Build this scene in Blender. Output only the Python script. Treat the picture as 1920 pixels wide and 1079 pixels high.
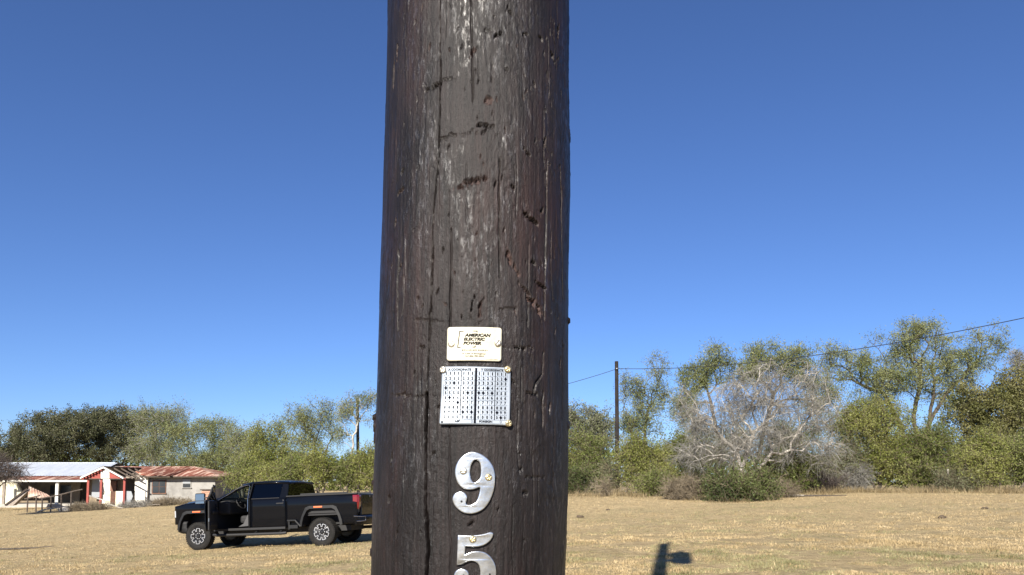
import bpy, bmesh, math, random
import numpy as np
from mathutils import Vector, Matrix

# ------------------------------------------------------------------ scene, camera, sky, sun, exposure
for o in list(bpy.data.objects):
    bpy.data.objects.remove(o)
scene = bpy.context.scene
C = scene.collection
F = 1397.0            # focal length in pixels of the 1920 px wide photograph
PPY = 800.0           # row of the optical axis (the photograph is a crop of a taller frame)
HORIZON = 905.0
EYE = 1.55
PITCH = math.atan((HORIZON - PPY) / F)
cam_d = bpy.data.cameras.new('camera')
cam_d.sensor_width = 36.0
cam_d.lens = 36.0 * F / 1920.0
cam_d.shift_y = (PPY - 539.5) / 1920.0
cam_d.clip_start = 0.05
cam_d.clip_end = 6000
cam = bpy.data.objects.new('camera', cam_d)
C.objects.link(cam)
cam.location = (0, 0, EYE)
cam.rotation_euler = (math.pi / 2 + PITCH, 0, 0)
scene.camera = cam

SUN_EL = math.radians(31.0)
SUN_TRAVEL = np.array([0.216, 0.976])
SUN_TRAVEL = SUN_TRAVEL / np.linalg.norm(SUN_TRAVEL)
world = bpy.data.worlds.new('World')
scene.world = world
world.use_nodes = True
nt = world.node_tree
nt.nodes.clear()
w_out = nt.nodes.new('ShaderNodeOutputWorld')
w_bg = nt.nodes.new('ShaderNodeBackground')
w_sky = nt.nodes.new('ShaderNodeTexSky')
w_sky.sky_type = 'NISHITA'
w_sky.sun_disc = False
w_sky.sun_elevation = SUN_EL
w_sky.sun_rotation = math.atan2(-SUN_TRAVEL[0], -SUN_TRAVEL[1])
w_sky.altitude = 1200
w_sky.air_density = 1.0
w_sky.dust_density = 0.6
w_sky.ozone_density = 6.0
w_bg.inputs['Strength'].default_value = 0.051
w_hs = nt.nodes.new('ShaderNodeHueSaturation')
w_hs.inputs['Saturation'].default_value = 1.0
nt.links.new(w_sky.outputs[0], w_hs.inputs['Color'])
w_tint = nt.nodes.new('ShaderNodeMixRGB')
w_tint.blend_type = 'MULTIPLY'
w_tint.inputs[0].default_value = 1.0
w_tint.inputs[2].default_value = (0.93, 1.01, 1.25, 1)
nt.links.new(w_hs.outputs[0], w_tint.inputs[1])
nt.links.new(w_tint.outputs[0], w_bg.inputs['Color'])
nt.links.new(w_bg.outputs[0], w_out.inputs['Surface'])

sun_d = bpy.data.lights.new('sun', 'SUN')
sun_d.energy = 5.0
sun_d.angle = math.radians(0.53)
sun_d.color = (1.0, 0.93, 0.82)
sun = bpy.data.objects.new('sun', sun_d)
C.objects.link(sun)
sun.rotation_euler = Vector((SUN_TRAVEL[0] * math.cos(SUN_EL), SUN_TRAVEL[1] * math.cos(SUN_EL),
                             -math.sin(SUN_EL))).to_track_quat('-Z', 'Y').to_euler()
scene.view_settings.view_transform = 'Standard'
scene.view_settings.look = 'None'
scene.view_settings.gamma = 1.0
scene.view_settings.exposure = 1.15
scene.render.engine = 'CYCLES'

# ------------------------------------------------------------------ helpers
RNG = np.random.default_rng(7)
random.seed(7)


def px3(px, py, d):
    """point seen at a photo pixel, at forward distance d"""
    u = (px - 960.0) / F
    v = (PPY - py) / F
    y = math.cos(PITCH) - v * math.sin(PITCH)
    z = math.sin(PITCH) + v * math.cos(PITCH)
    k = d / y
    return np.array([u * k, d, EYE + z * k])


def tag(o, label=None, cat=None, group=None, kind=None):
    if label: o['label'] = label
    if cat: o['category'] = cat
    if group: o['group'] = group
    if kind: o['kind'] = kind
    return o


def empty(name, loc=(0, 0, 0), label=None, cat=None, group=None):
    o = bpy.data.objects.new(name, None)
    C.objects.link(o)
    o.location = [float(v) for v in loc]
    o.empty_display_size = 0.1
    return tag(o, label, cat, group)


def link(name, me, mats, parent=None, smooth=False, bevel=0.0, solid=0.0, bseg=2):
    o = bpy.data.objects.new(name, me)
    C.objects.link(o)
    if not isinstance(mats, (list, tuple)):
        mats = [mats]
    if not me.materials:
        for m in mats:
            me.materials.append(m)
    if parent is not None:
        o.parent = parent
        # geometry is given in world space unless the parent is a local frame
        if not parent.get('_local'):
            o.matrix_parent_inverse = world_of(parent).inverted()
    if solid:
        m = o.modifiers.new('solid', 'SOLIDIFY'); m.thickness = solid; m.offset = -1
    if bevel:
        m = o.modifiers.new('bevel', 'BEVEL'); m.width = bevel; m.segments = bseg; m.limit_method = 'ANGLE'
    if smooth:
        me.polygons.foreach_set('use_smooth', np.ones(len(me.polygons), dtype=bool))
    return o


def world_of(o):
    m = o.matrix_basis.copy()
    p = o.parent
    if p is not None:
        m = world_of(p) @ o.matrix_parent_inverse @ m
    return m


def np_mesh(name, V, faces_flat, nper):
    """fast mesh: V (n,3); faces_flat flat int array with nper verts per face"""
    me = bpy.data.meshes.new(name)
    V = np.asarray(V, dtype=np.float32)
    ff = np.asarray(faces_flat, dtype=np.int32).ravel()
    nf = len(ff) // nper
    me.vertices.add(len(V))
    me.vertices.foreach_set('co', V.ravel())
    me.loops.add(len(ff))
    me.loops.foreach_set('vertex_index', ff)
    me.polygons.add(nf)
    me.polygons.foreach_set('loop_start', np.arange(0, nf * nper, nper, dtype=np.int32))
    me.update(calc_edges=True)
    return me


class MB:
    def __init__(self):
        self.v = []; self.f = []

    def add(self, vs, fs):
        b = len(self.v)
        self.v += [tuple(float(c) for c in p) for p in vs]
        self.f += [tuple(b + i for i in f) for f in fs]
        return self

    def box(self, c, s, rot=None):
        hx, hy, hz = s[0] / 2, s[1] / 2, s[2] / 2
        vs = [Vector((x * hx, y * hy, z * hz)) for x in (-1, 1) for y in (-1, 1) for z in (-1, 1)]
        if rot is not None:
            vs = [rot @ v for v in vs]
        vs = [v + Vector(c) for v in vs]
        return self.add(vs, [(0, 1, 3, 2), (4, 6, 7, 5), (0, 4, 5, 1), (2, 3, 7, 6), (0, 2, 6, 4), (1, 5, 7, 3)])

    def bar(self, a, b, w, h):
        """rectangular bar from a to b"""
        a = Vector(a); b = Vector(b)
        d = (b - a); L = d.length
        q = d.to_track_quat('X', 'Z').to_matrix()
        return self.box((a + b) / 2, (L, w, h), q)

    def prism(self, pts, off):
        """polygon pts (3-D) extruded by vector off"""
        n = len(pts)
        p = [Vector(x) for x in pts]; o = Vector(off)
        vs = p + [x + o for x in p]
        fs = [tuple(range(n)), tuple(range(2 * n - 1, n - 1, -1))]
        fs += [(i, i + n, (i + 1) % n + n, (i + 1) % n) for i in range(n)]
        return self.add(vs, fs)

    def tube(self, pts, radii, n=6, caps=True):
        pts = [Vector(p) for p in pts]
        if not hasattr(radii, '__len__'):
            radii = [radii] * len(pts)
        rings = []; vs = []
        for i, p in enumerate(pts):
            a = pts[max(i - 1, 0)]; b = pts[min(i + 1, len(pts) - 1)]
            t = (b - a).normalized()
            up = Vector((0, 0, 1)) if abs(t.z) < .9 else Vector((1, 0, 0))
            u = t.cross(up).normalized(); w = t.cross(u)
            for k in range(n):
                an = 2 * math.pi * k / n
                vs.append(p + (u * math.cos(an) + w * math.sin(an)) * radii[i])
        fs = []
        for i in range(len(pts) - 1):
            for k in range(n):
                fs.append((i * n + k, i * n + (k + 1) % n, (i + 1) * n + (k + 1) % n, (i + 1) * n + k))
        if caps:
            fs.append(tuple(range(n - 1, -1, -1)))
            fs.append(tuple((len(pts) - 1) * n + k for k in range(n)))
        return self.add(vs, fs)

    def lathe(self, prof, c, axis='y', n=24, close=False):
        """prof: (r, t) pairs around an axis through c"""
        vs = []
        for r, t in prof:
            for k in range(n):
                a = 2 * math.pi * k / n
                p = (r * math.cos(a), t, r * math.sin(a)) if axis == 'y' else (
                    (r * math.cos(a), r * math.sin(a), t) if axis == 'z' else (t, r * math.cos(a), r * math.sin(a)))
                vs.append((p[0] + c[0], p[1] + c[1], p[2] + c[2]))
        m = len(prof); fs = []
        for i in range(m - 1 if not close else m):
            j = (i + 1) % m
            for k in range(n):
                fs.append((i * n + k, i * n + (k + 1) % n, j * n + (k + 1) % n, j * n + k))
        if not close:
            fs.append(tuple(range(n - 1, -1, -1))); fs.append(tuple((m - 1) * n + k for k in range(n)))
        return self.add(vs, fs)

    def grid(self, P):
        """P: list of rows of points"""
        n = len(P); m = len(P[0])
        vs = [p for r in P for p in r]
        fs = [(i * m + j, i * m + j + 1, (i + 1) * m + j + 1, (i + 1) * m + j) for i in range(n - 1) for j in range(m - 1)]
        return self.add(vs, fs)

    def mesh(self, name):
        me = bpy.data.meshes.new(name)
        me.from_pydata(self.v, [], self.f)
        bm = bmesh.new(); bm.from_mesh(me)
        bmesh.ops.recalc_face_normals(bm, faces=bm.faces)
        bm.to_mesh(me); bm.free()
        return me

    def build(self, name, mat, parent=None, **kw):
        return link(name, self.mesh(name), mat, parent, **kw)


# ------------------------------------------------------------------ materials
def mat(name, col, rough=0.7, metal=0.0, col2=None, nscale=3.0, bump=0.0, bscale=30.0, stretch=(1, 1, 1), spec=0.5,
        detail=5.0, lo=0.35, hi=0.65, coat=0.0, island=0.0, objrand=0.0):
    m = bpy.data.materials.new(name)
    m.use_nodes = True
    t = m.node_tree; b = t.nodes['Principled BSDF']
    b.inputs['Base Color'].default_value = (*col, 1)
    b.inputs['Roughness'].default_value = rough
    b.inputs['Metallic'].default_value = metal
    b.inputs['Specular IOR Level'].default_value = spec
    if coat:
        b.inputs['Coat Weight'].default_value = coat
        b.inputs['Coat Roughness'].default_value = 0.03
    tc = t.nodes.new('ShaderNodeTexCoord'); mp = t.nodes.new('ShaderNodeMapping')
    mp.inputs['Scale'].default_value = stretch
    t.links.new(tc.outputs['Object'], mp.inputs['Vector'])
    colout = None
    if col2 is not None:
        n = t.nodes.new('ShaderNodeTexNoise'); n.inputs['Scale'].default_value = nscale
        n.inputs['Detail'].default_value = detail; n.inputs['Roughness'].default_value = 0.65
        t.links.new(mp.outputs[0], n.inputs['Vector'])
        r = t.nodes.new('ShaderNodeValToRGB')
        r.color_ramp.elements[0].position = lo; r.color_ramp.elements[1].position = hi
        r.color_ramp.elements[0].color = (*col, 1); r.color_ramp.elements[1].color = (*col2, 1)
        t.links.new(n.outputs['Fac'], r.inputs['Fac'])
        colout = r.outputs['Color']
    if island or objrand:
        g = t.nodes.new('ShaderNodeNewGeometry') if island else t.nodes.new('ShaderNodeObjectInfo')
        isl = island or objrand
        mr = t.nodes.new('ShaderNodeMapRange')
        mr.inputs['To Min'].default_value = 1 - isl; mr.inputs['To Max'].default_value = 1 + isl
        t.links.new(g.outputs['Random Per Island' if island else 'Random'], mr.inputs['Value'])
        hs = t.nodes.new('ShaderNodeHueSaturation')
        t.links.new(mr.outputs[0], hs.inputs['Value'])
        if colout is not None: t.links.new(colout, hs.inputs['Color'])
        else: hs.inputs['Color'].default_value = (*col, 1)
        colout = hs.outputs[0]
    if colout is not None:
        t.links.new(colout, b.inputs['Base Color'])
    if bump:
        n2 = t.nodes.new('ShaderNodeTexNoise'); n2.inputs['Scale'].default_value = bscale; n2.inputs['Detail'].default_value = 6
        t.links.new(mp.outputs[0], n2.inputs['Vector'])
        bp = t.nodes.new('ShaderNodeBump'); bp.inputs['Strength'].default_value = 0.8; bp.inputs['Distance'].default_value = bump
        t.links.new(n2.outputs['Fac'], bp.inputs['Height']); t.links.new(bp.outputs[0], b.inputs['Normal'])
    return m


def leaf_mat(name, col, col2, trans=0.3, nscale=0.7, island=0.28):
    m = bpy.data.materials.new(name); m.use_nodes = True
    t = m.node_tree; t.nodes.clear()
    out = t.nodes.new('ShaderNodeOutputMaterial')
    tc = t.nodes.new('ShaderNodeTexCoord')
    n = t.nodes.new('ShaderNodeTexNoise'); n.inputs['Scale'].default_value = nscale; n.inputs['Detail'].default_value = 3
    t.links.new(tc.outputs['Object'], n.inputs['Vector'])
    r = t.nodes.new('ShaderNodeValToRGB')
    r.color_ramp.elements[0].position = .38; r.color_ramp.elements[1].position = .62
    r.color_ramp.elements[0].color = (*col, 1); r.color_ramp.elements[1].color = (*col2, 1)
    t.links.new(n.outputs['Fac'], r.inputs['Fac'])
    g = t.nodes.new('ShaderNodeNewGeometry')
    mr = t.nodes.new('ShaderNodeMapRange'); mr.inputs['To Min'].default_value = 1 - island; mr.inputs['To Max'].default_value = 1 + island
    t.links.new(g.outputs['Random Per Island'], mr.inputs['Value'])
    hs = t.nodes.new('ShaderNodeHueSaturation')
    t.links.new(mr.outputs[0], hs.inputs['Value']); t.links.new(r.outputs[0], hs.inputs['Color'])
    d = t.nodes.new('ShaderNodeBsdfDiffuse'); tr = t.nodes.new('ShaderNodeBsdfTranslucent')
    gl = t.nodes.new('ShaderNodeBsdfGlossy'); gl.inputs['Roughness'].default_value = .45
    t.links.new(hs.outputs[0], d.inputs['Color']); t.links.new(hs.outputs[0], tr.inputs['Color'])
    mx = t.nodes.new('ShaderNodeMixShader'); mx.inputs[0].default_value = trans
    t.links.new(d.outputs[0], mx.inputs[1]); t.links.new(tr.outputs[0], mx.inputs[2])
    m2 = t.nodes.new('ShaderNodeMixShader'); m2.inputs[0].default_value = 0.012
    t.links.new(mx.outputs[0], m2.inputs[1]); t.links.new(gl.outputs[0], m2.inputs[2])
    t.links.new(m2.outputs[0], out.inputs['Surface'])
    return m


def glass_mat(name, tint, refl=0.08):
    m = bpy.data.materials.new(name); m.use_nodes = True
    t = m.node_tree; t.nodes.clear()
    out = t.nodes.new('ShaderNodeOutputMaterial')
    tr = t.nodes.new('ShaderNodeBsdfTransparent'); tr.inputs[0].default_value = (*tint, 1)
    gl = t.nodes.new('ShaderNodeBsdfGlossy'); gl.inputs['Roughness'].default_value = 0.02
    lw = t.nodes.new('ShaderNodeLayerWeight'); lw.inputs['Blend'].default_value = .5
    pw = t.nodes.new('ShaderNodeMath'); pw.operation = 'POWER'; pw.inputs[1].default_value = 4
    t.links.new(lw.outputs['Facing'], pw.inputs[0])
    ma = t.nodes.new('ShaderNodeMath'); ma.operation = 'MULTIPLY_ADD'; ma.inputs[1].default_value = .55; ma.inputs[2].default_value = .045
    t.links.new(pw.outputs[0], ma.inputs[0])
    mx = t.nodes.new('ShaderNodeMixShader')
    t.links.new(ma.outputs[0], mx.inputs[0]); t.links.new(tr.outputs[0], mx.inputs[1]); t.links.new(gl.outputs[0], mx.inputs[2])
    t.links.new(mx.outputs[0], out.inputs['Surface'])
    return m


# ------------------------------------------------------------------ value noise in numpy
def vnoise(x, y, seed=0):
    r = np.random.default_rng(seed)
    T = r.random((257, 257)); T[256] = T[0]; T[:, 256] = T[:, 0]
    xi = np.floor(x).astype(int); yi = np.floor(y).astype(int)
    fx = x - xi; fy = y - yi
    fx = fx * fx * (3 - 2 * fx); fy = fy * fy * (3 - 2 * fy)
    xi &= 255; yi &= 255
    return (T[xi, yi] * (1 - fx) * (1 - fy) + T[xi + 1, yi] * fx * (1 - fy) + T[xi, yi + 1] * (1 - fx) * fy
            + T[xi + 1, yi + 1] * fx * fy) - 0.5


def fbm(x, y, seed=0, oct=4):
    s = 0; a = 1.0
    for k in range(oct):
        s = s + a * vnoise(x * 2 ** k, y * 2 ** k, seed + k); a *= .5
    return s


def sstep(a, b, x):
    t = np.clip((x - a) / (b - a), 0, 1)
    return t * t * (3 - 2 * t)


# ------------------------------------------------------------------ terrain
TR_R = px3(607, 1023.5, 22.0)     # contact of the truck's left rear and left front wheels
TR_F = px3(376, 1030.5, 22.8)
ax = (TR_F - TR_R); ax2 = np.array([ax[0], ax[1], 0]); ax2 /= np.linalg.norm(ax2)
rt = np.array([-ax2[1], ax2[0], 0]); rt = rt if rt[1] > 0 else -rt      # towards the truck's far side
ctrl = [(-0.1, 1.1, 0.0), (0, -6, 0), (3, 5, .08), (-3, 5, -.05), TR_R, TR_F, TR_R + rt * 1.75, TR_F + rt * 1.75]
ctrl += [px3(*p) for p in [(1100, 929, 38), (1360, 943, 33), (1500, 921, 44), (1700, 922, 43), (1900, 922, 42),
                           (1157, 925, 43), (1240, 1023, 14.8), (1240, 1079, 10.7), (100, 958, 60), (300, 948, 60),
                           (200, 945, 68), (400, 938, 68), (20, 1000, 32)]]
p = px3(620, 938, 46); ctrl.append(p)
ctrl += [(-12, 15, -.5), (-8, 8, -.3), (12, 14, .45), (20, 25, .8), (-150, 150, .6), (150, 150, 1.2), (0, 200, 1.0), (-150, 0, -.6),
         (150, 0, .8), (0, -80, 0), (0, 90, .7), (-55, 60, -.7)]
ctrl = np.array([list(c) for c in ctrl], dtype=float)


def _tpsk(r2):
    return np.where(r2 > 1e-9, 0.5 * r2 * np.log(np.maximum(r2, 1e-9)), 0.0)


_n = len(ctrl)
_D = ((ctrl[:, None, :2] - ctrl[None, :, :2]) ** 2).sum(-1)
_A = np.zeros((_n + 3, _n + 3)); _A[:_n, :_n] = _tpsk(_D) + np.eye(_n) * 0.02
_A[:_n, _n] = 1; _A[:_n, _n + 1:] = ctrl[:, :2]; _A[_n, :_n] = 1; _A[_n + 1:, :_n] = ctrl[:, :2].T
_W = np.linalg.solve(_A, np.concatenate([ctrl[:, 2], [0, 0, 0]]))


def ground_z(x, y):
    x = np.atleast_1d(np.asarray(x, float)); y = np.atleast_1d(np.asarray(y, float))
    sh = x.shape; x = x.ravel(); y = y.ravel()
    out = np.zeros(len(x))
    for i in range(0, len(x), 20000):
        xs = x[i:i + 20000]; ys = y[i:i + 20000]
        r2 = (xs[:, None] - ctrl[None, :, 0]) ** 2 + (ys[:, None] - ctrl[None, :, 1]) ** 2
        z = _tpsk(r2) @ _W[:_n] + _W[_n] + _W[_n + 1] * xs + _W[_n + 2] * ys
        dist = np.hypot(xs, ys)
        w = sstep(110, 190, dist)
        out[i:i + 20000] = z * (1 - w) + 0.6 * w
    micro = 0.05 * fbm(x * .6 + 40, y * .6 + 40, 91, 3) * sstep(6, 10, np.hypot(x, y)) * (1 - sstep(120, 200, np.hypot(x, y)))
    out += micro
    return out.reshape(sh)


def gz(x, y):
    return float(ground_z(x, y)[0])


def gpt(px, d):
    x = (px - 960) / F * d / (math.cos(PITCH))
    # horizontal pixel offset at ground level (pitch is small)
    x = px3(px, 930, d)[0]
    return np.array([x, d, gz(x, d)])


def axis_pts(n, inner, outer):
    t = np.linspace(-1, 1, n)
    k = 5.2
    return np.sinh(t * k) / math.sinh(k) * outer


gx = np.unique(np.concatenate([np.linspace(-60, 45, 170), np.array([-3000, -1800, -1000, -600, -400, -260, -180, -130, -95, -75]),
                               np.array([55, 70, 90, 130, 190, 300, 500, 900, 1600, 3000])]))
gy = np.unique(np.concatenate([np.linspace(-8, 80, 190), np.array([-1500, -600, -250, -120, -60, -30, -15]),
                               np.array([90, 105, 125, 150, 190, 260, 400, 700, 1200, 2200, 4500])]))
GX, GY = np.meshgrid(gx, gy, indexing='ij')
GZ = ground_z(GX, GY)
n1, n2 = GX.shape
idx = np.arange(n1 * n2).reshape(n1, n2)
Fq = np.stack([idx[:-1, :-1], idx[1:, :-1], idx[1:, 1:], idx[:-1, 1:]], -1).reshape(-1)
g_me = np_mesh('ground', np.stack([GX, GY, GZ], -1).reshape(-1, 3), Fq, 4)


def ground_material():
    m = bpy.data.materials.new('dry_mown_grass_ground'); m.use_nodes = True
    t = m.node_tree; b = t.nodes['Principled BSDF']
    b.inputs['Roughness'].default_value = 0.95; b.inputs['Specular IOR Level'].default_value = 0.1
    tc = t.nodes.new('ShaderNodeTexCoord')

    def noise(scale, detail, rough=.6, st=(1, 1, 1)):
        mp = t.nodes.new('ShaderNodeMapping'); mp.inputs['Scale'].default_value = st
        n = t.nodes.new('ShaderNodeTexNoise'); n.inputs['Scale'].default_value = scale
        n.inputs['Detail'].default_value = detail; n.inputs['Roughness'].default_value = rough
        t.links.new(tc.outputs['Object'], mp.inputs[0]); t.links.new(mp.outputs[0], n.inputs['Vector'])
        return n.outputs['Fac']

    def ramp(fac, a, b_, ca, cb):
        r = t.nodes.new('ShaderNodeValToRGB'); r.color_ramp.elements[0].position = a; r.color_ramp.elements[1].position = b_
        r.color_ramp.elements[0].color = (*ca, 1); r.color_ramp.elements[1].color = (*cb, 1)
        t.links.new(fac, r.inputs[0]); return r.outputs[0]

    def mix(fac, c1, c2):
        x = t.nodes.new('ShaderNodeMixRGB'); t.links.new(fac, x.inputs[0])
        for i, c in ((1, c1), (2, c2)):
            if isinstance(c, tuple): x.inputs[i].default_value = (*c, 1)
            else: t.links.new(c, x.inputs[i])
        return x.outputs[0]
    straw = ramp(noise(4.5, 10, .82), .34, .62, (0.215, 0.16, 0.080), (0.56, 0.435, 0.248))  # straw tone; dark end of the mottling paints in shade between tufts
    green = ramp(noise(5, 10, .82), .35, .65, (0.14, 0.128, 0.066), (0.38, 0.33, 0.19))
    gfac = ramp(noise(.5, 8, .8), .50, .70, (0, 0, 0), (.8, .8, .8))
    bare = ramp(noise(.8, 8, .75, (.22, 1.3, 1)), .55, .70, (0, 0, 0), (.75, .75, .75))
    c = mix(gfac, straw, green)
    c = mix(bare, c, (0.57, 0.44, 0.265))
    t.links.new(c, b.inputs['Base Color'])
    bp = t.nodes.new('ShaderNodeBump'); bp.inputs['Distance'].default_value = 0.13; bp.inputs['Strength'].default_value = 1.0
    t.links.new(noise(7, 9, .75), bp.inputs['Height']); t.links.new(bp.outputs[0], b.inputs['Normal'])
    return m


tag(link('ground', g_me, ground_material(), smooth=True), kind='structure')

# ------------------------------------------------------------------ the near utility pole
edge = np.array([(0, 727, 1067), (100, 724.5, 1067), (200, 722, 1069), (260, 720, 1070.5), (340, 718, 1071), (390, 717, 1069.5),
                 (500, 713, 1067), (600, 710, 1066), (700, 707, 1065), (800, 703.5, 1065), (900, 699.5, 1063.5),
                 (1000, 696.5, 1061.5), (1079, 695, 1059)], float)
PH = 1.09
zt, cxt, rtab = [], [], []
for py_, l_, r_ in edge:
    a = px3(l_, py_, 1.0); b_ = px3(r_, py_, 1.0)
    al = math.atan2(a[0], a[1]); ar = math.atan2(b_[0], b_[1])
    am = (al + ar) / 2; R_ = PH * math.sin((ar - al) / 2)
    mid = px3((l_ + r_) / 2, py_, 1.0)
    H_ = math.sqrt(PH ** 2 - R_ ** 2) * 0.95
    zt.append(EYE + H_ * (mid[2] - EYE) / math.hypot(mid[0], mid[1])); cxt.append(PH * math.sin(am)); rtab.append(R_)
zt = np.array(zt)[::-1]; cxt = np.array(cxt)[::-1]; rtab = np.array(rtab)[::-1]
PCY = PH * math.cos(math.atan2(cxt.mean(), PH))
POLE_TOP = 8.75
lean = (cxt[-1] - cxt[0]) / (zt[-1] - zt[0])


def pole_cx(z):
    z = np.asarray(z, float)
    return np.where(z > zt[-1], cxt[-1] + (z - zt[-1]) * .002, np.where(z < zt[0], cxt[0] + (z - zt[0]) * lean, np.interp(z, zt, cxt)))


def pole_r(z):
    z = np.asarray(z, float)
    top = rtab[-1] + (z - zt[-1]) / (POLE_TOP - zt[-1]) * (0.105 - rtab[-1])
    bot = rtab[0] + (zt[0] - z) * 0.006
    return np.where(z > zt[-1], top, np.where(z < zt[0], bot, np.interp(z, zt, rtab)))


def pole_hit(px, py):
    """photo pixel -> (theta, z) on the pole"""
    d = px3(px, py, 1.0) - np.array([0, 0, EYE])
    z = EYE + .95 * d[2]
    for _ in range(6):
        R_ = float(pole_r(z)); cx = float(pole_cx(z))
        A = d[0] ** 2 + d[1] ** 2; B = -2 * (d[0] * cx + d[1] * PCY); Cc = cx * cx + PCY * PCY - R_ * R_
        disc = max(B * B - 4 * A * Cc, 0)
        t = (-B - math.sqrt(disc)) / (2 * A)
        z = EYE + d[2] * t
    return math.atan2(d[0] * t - cx, -(d[1] * t - PCY)), z


def pole_pt(th, z, off=0.0):
    th = np.asarray(th, float); z = np.asarray(z, float)
    R_ = pole_r(z) + off
    return np.stack([pole_cx(z) + R_ * np.sin(th), PCY - R_ * np.cos(th), z], -1)


ZB, ZT_ = float(zt[0]) - .06, float(zt[-1]) + .1
front = np.linspace(-1.53, 1.53, 510)
back = np.linspace(1.53, 2 * math.pi - 1.53, 40)[1:-1]
TH = np.concatenate([front, back])
ZZ = np.concatenate([np.linspace(-.3, ZB, 20)[:-1], np.linspace(ZB, ZT_, 470), np.linspace(ZT_, POLE_TOP, 50)[1:]])
TT, Z2 = np.meshgrid(TH, ZZ, indexing='ij')
S = np.where(TT > math.pi, TT - 2 * math.pi, TT) * 0.14     # arc length in metres
disp = 0.0035 * fbm(S * 9 + 3, Z2 * 2.5 + 9, 11, 2) + 0.00035 * fbm(S * 60, Z2 * 3, 12, 3) + 0.00022 * vnoise(S * 330, Z2 * 9, 13) \
    + 0.0002 * vnoise(S * 420, Z2 * 160, 14)
# flaking skin: shallow plateaus with torn edges
pl = fbm(S * 26 + 5 + .6 * vnoise(S * 150, Z2 * 150, 15), Z2 * 7 + 2 + .25 * vnoise(S * 190, Z2 * 160, 16), 17, 4)
disp += 0.0005 * sstep(.16, .175, pl) * sstep(-.03, .05, S)
pl2 = fbm(S * 55 + 15, Z2 * 11 + 8 + .4 * vnoise(S * 260, Z2 * 200, 18), 19, 4)
disp += 0.0004 * sstep(.26, .275, pl2)
scar = np.zeros_like(disp)
cut = np.zeros_like(disp)
pr = np.random.default_rng(21)


def window(s0, s1, z0, z1):
    i0 = np.searchsorted(TH, s0 / .14); i1 = np.searchsorted(TH, s1 / .14)
    j0 = np.searchsorted(ZZ, z0); j1 = np.searchsorted(ZZ, z1)
    return slice(max(i0, 0), min(i1 + 1, len(front))), slice(max(j0, 0), min(j1 + 1, len(ZZ)))


def crack(pts, width, depth, jit=.0015, seed=0, brk=False):
    sz = [(lambda h: (h[0] * .14, h[1]))(pole_hit(*q)) for q in pts]
    for (sa, za), (sb, zb) in zip(sz[:-1], sz[1:]):
        pad = .012
        w = window(min(sa, sb) - pad, max(sa, sb) + pad, min(za, zb) - pad, max(za, zb) + pad)
        s = S[w] + jit * 2 * fbm(Z2[w] * 60, Z2[w] * 0 + seed, 30 + seed, 3); z = Z2[w] + jit * fbm(S[w] * 200, S[w] * 0 + seed, 33 + seed, 2)
        if s.size == 0: continue
        dx, dz = sb - sa, zb - za
        t = np.clip(((s - sa) * dx + (z - za) * dz) / (dx * dx + dz * dz + 1e-12), 0, 1)
        q = np.hypot(s - sa - t * dx, z - za - t * dz)
        ww = width * (.65 + .7 * (vnoise(Z2[w] * 40, Z2[w] * 0 + 3, 36 + seed) + .5))
        prof_ = depth * np.exp(-(q / ww) ** 4)
        if brk: prof_ = prof_ * sstep(-.12, .12, fbm(S[w] * 120 + seed, Z2[w] * 120, 38 + seed, 2))
        disp[w] -= np.maximum(prof_ - cut[w], 0)
        cut[w] = np.maximum(cut[w], prof_)


crack([(824, 0), (826, 140), (823, 290), (812, 400), (810, 520), (808, 600), (804, 660), (800, 760), (799, 860)], .0008, .008, .0007, seed=1)
crack([(800, 740), (799, 860), (797, 960), (800, 985)], .0017, .022, .0009, seed=2)
crack([(800, 985), (803, 1030), (799, 1079), (798, 1120)], .0015, .018, .0009, seed=3)
crack([(810, 480), (808, 560), (803, 640)], .0009, .010, .0007, seed=4)
crack([(846, 430), (845, 540), (843, 615)], .0011, .004, .0005, seed=5)
crack([(882, 0), (885, 60), (886, 190)], .001, .004, .0005, seed=6)
crack([(936, 300), (936, 460), (937, 520)], .001, .004, .0005, seed=7)
crack([(748, 470), (746, 560), (747, 620)], .0013, .004, seed=8)
crack([(1024, 300), (1022, 450), (1020, 600)], .0011, .004, .0005, seed=9)
crack([(1050, 310), (1052, 440), (1054, 560)], .0014, .004, seed=10)
crack([(1018, 660), (1016, 700), (1003, 720), (1000, 740)], .0012, .004, seed=11)
crack([(1018, 735), (1016, 800)], .0014, .005, seed=12)
crack([(845, 800), (843, 830), (844, 1079)], .001, .002, seed=13)
crack([(780, 600), (830, 604)], .0009, .003, seed=14)
crack([(735, 742), (800, 746), (826, 744)], .0009, .003, seed=15)
crack([(835, 262), (860, 252), (900, 250), (935, 238)], .0013, .004, .006, seed=16, brk=True)
crack([(787, 168), (810, 160), (826, 152), (855, 150)], .0013, .004, .006, seed=17, brk=True)
crack([(868, 92), (900, 64), (935, 58)], .0013, .004, .006, seed=18, brk=True)
crack([(940, 653), (1000, 654)], .0010, .003, .003, seed=19)
crack([(985, 735), (1005, 742)], .0014, .004, .003, seed=20)
crack([(938, 580), (970, 580)], .0009, .003, .001, seed=22)
crack([(985, 897), (1020, 897)], .0011, .004, .001, seed=23)


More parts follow.
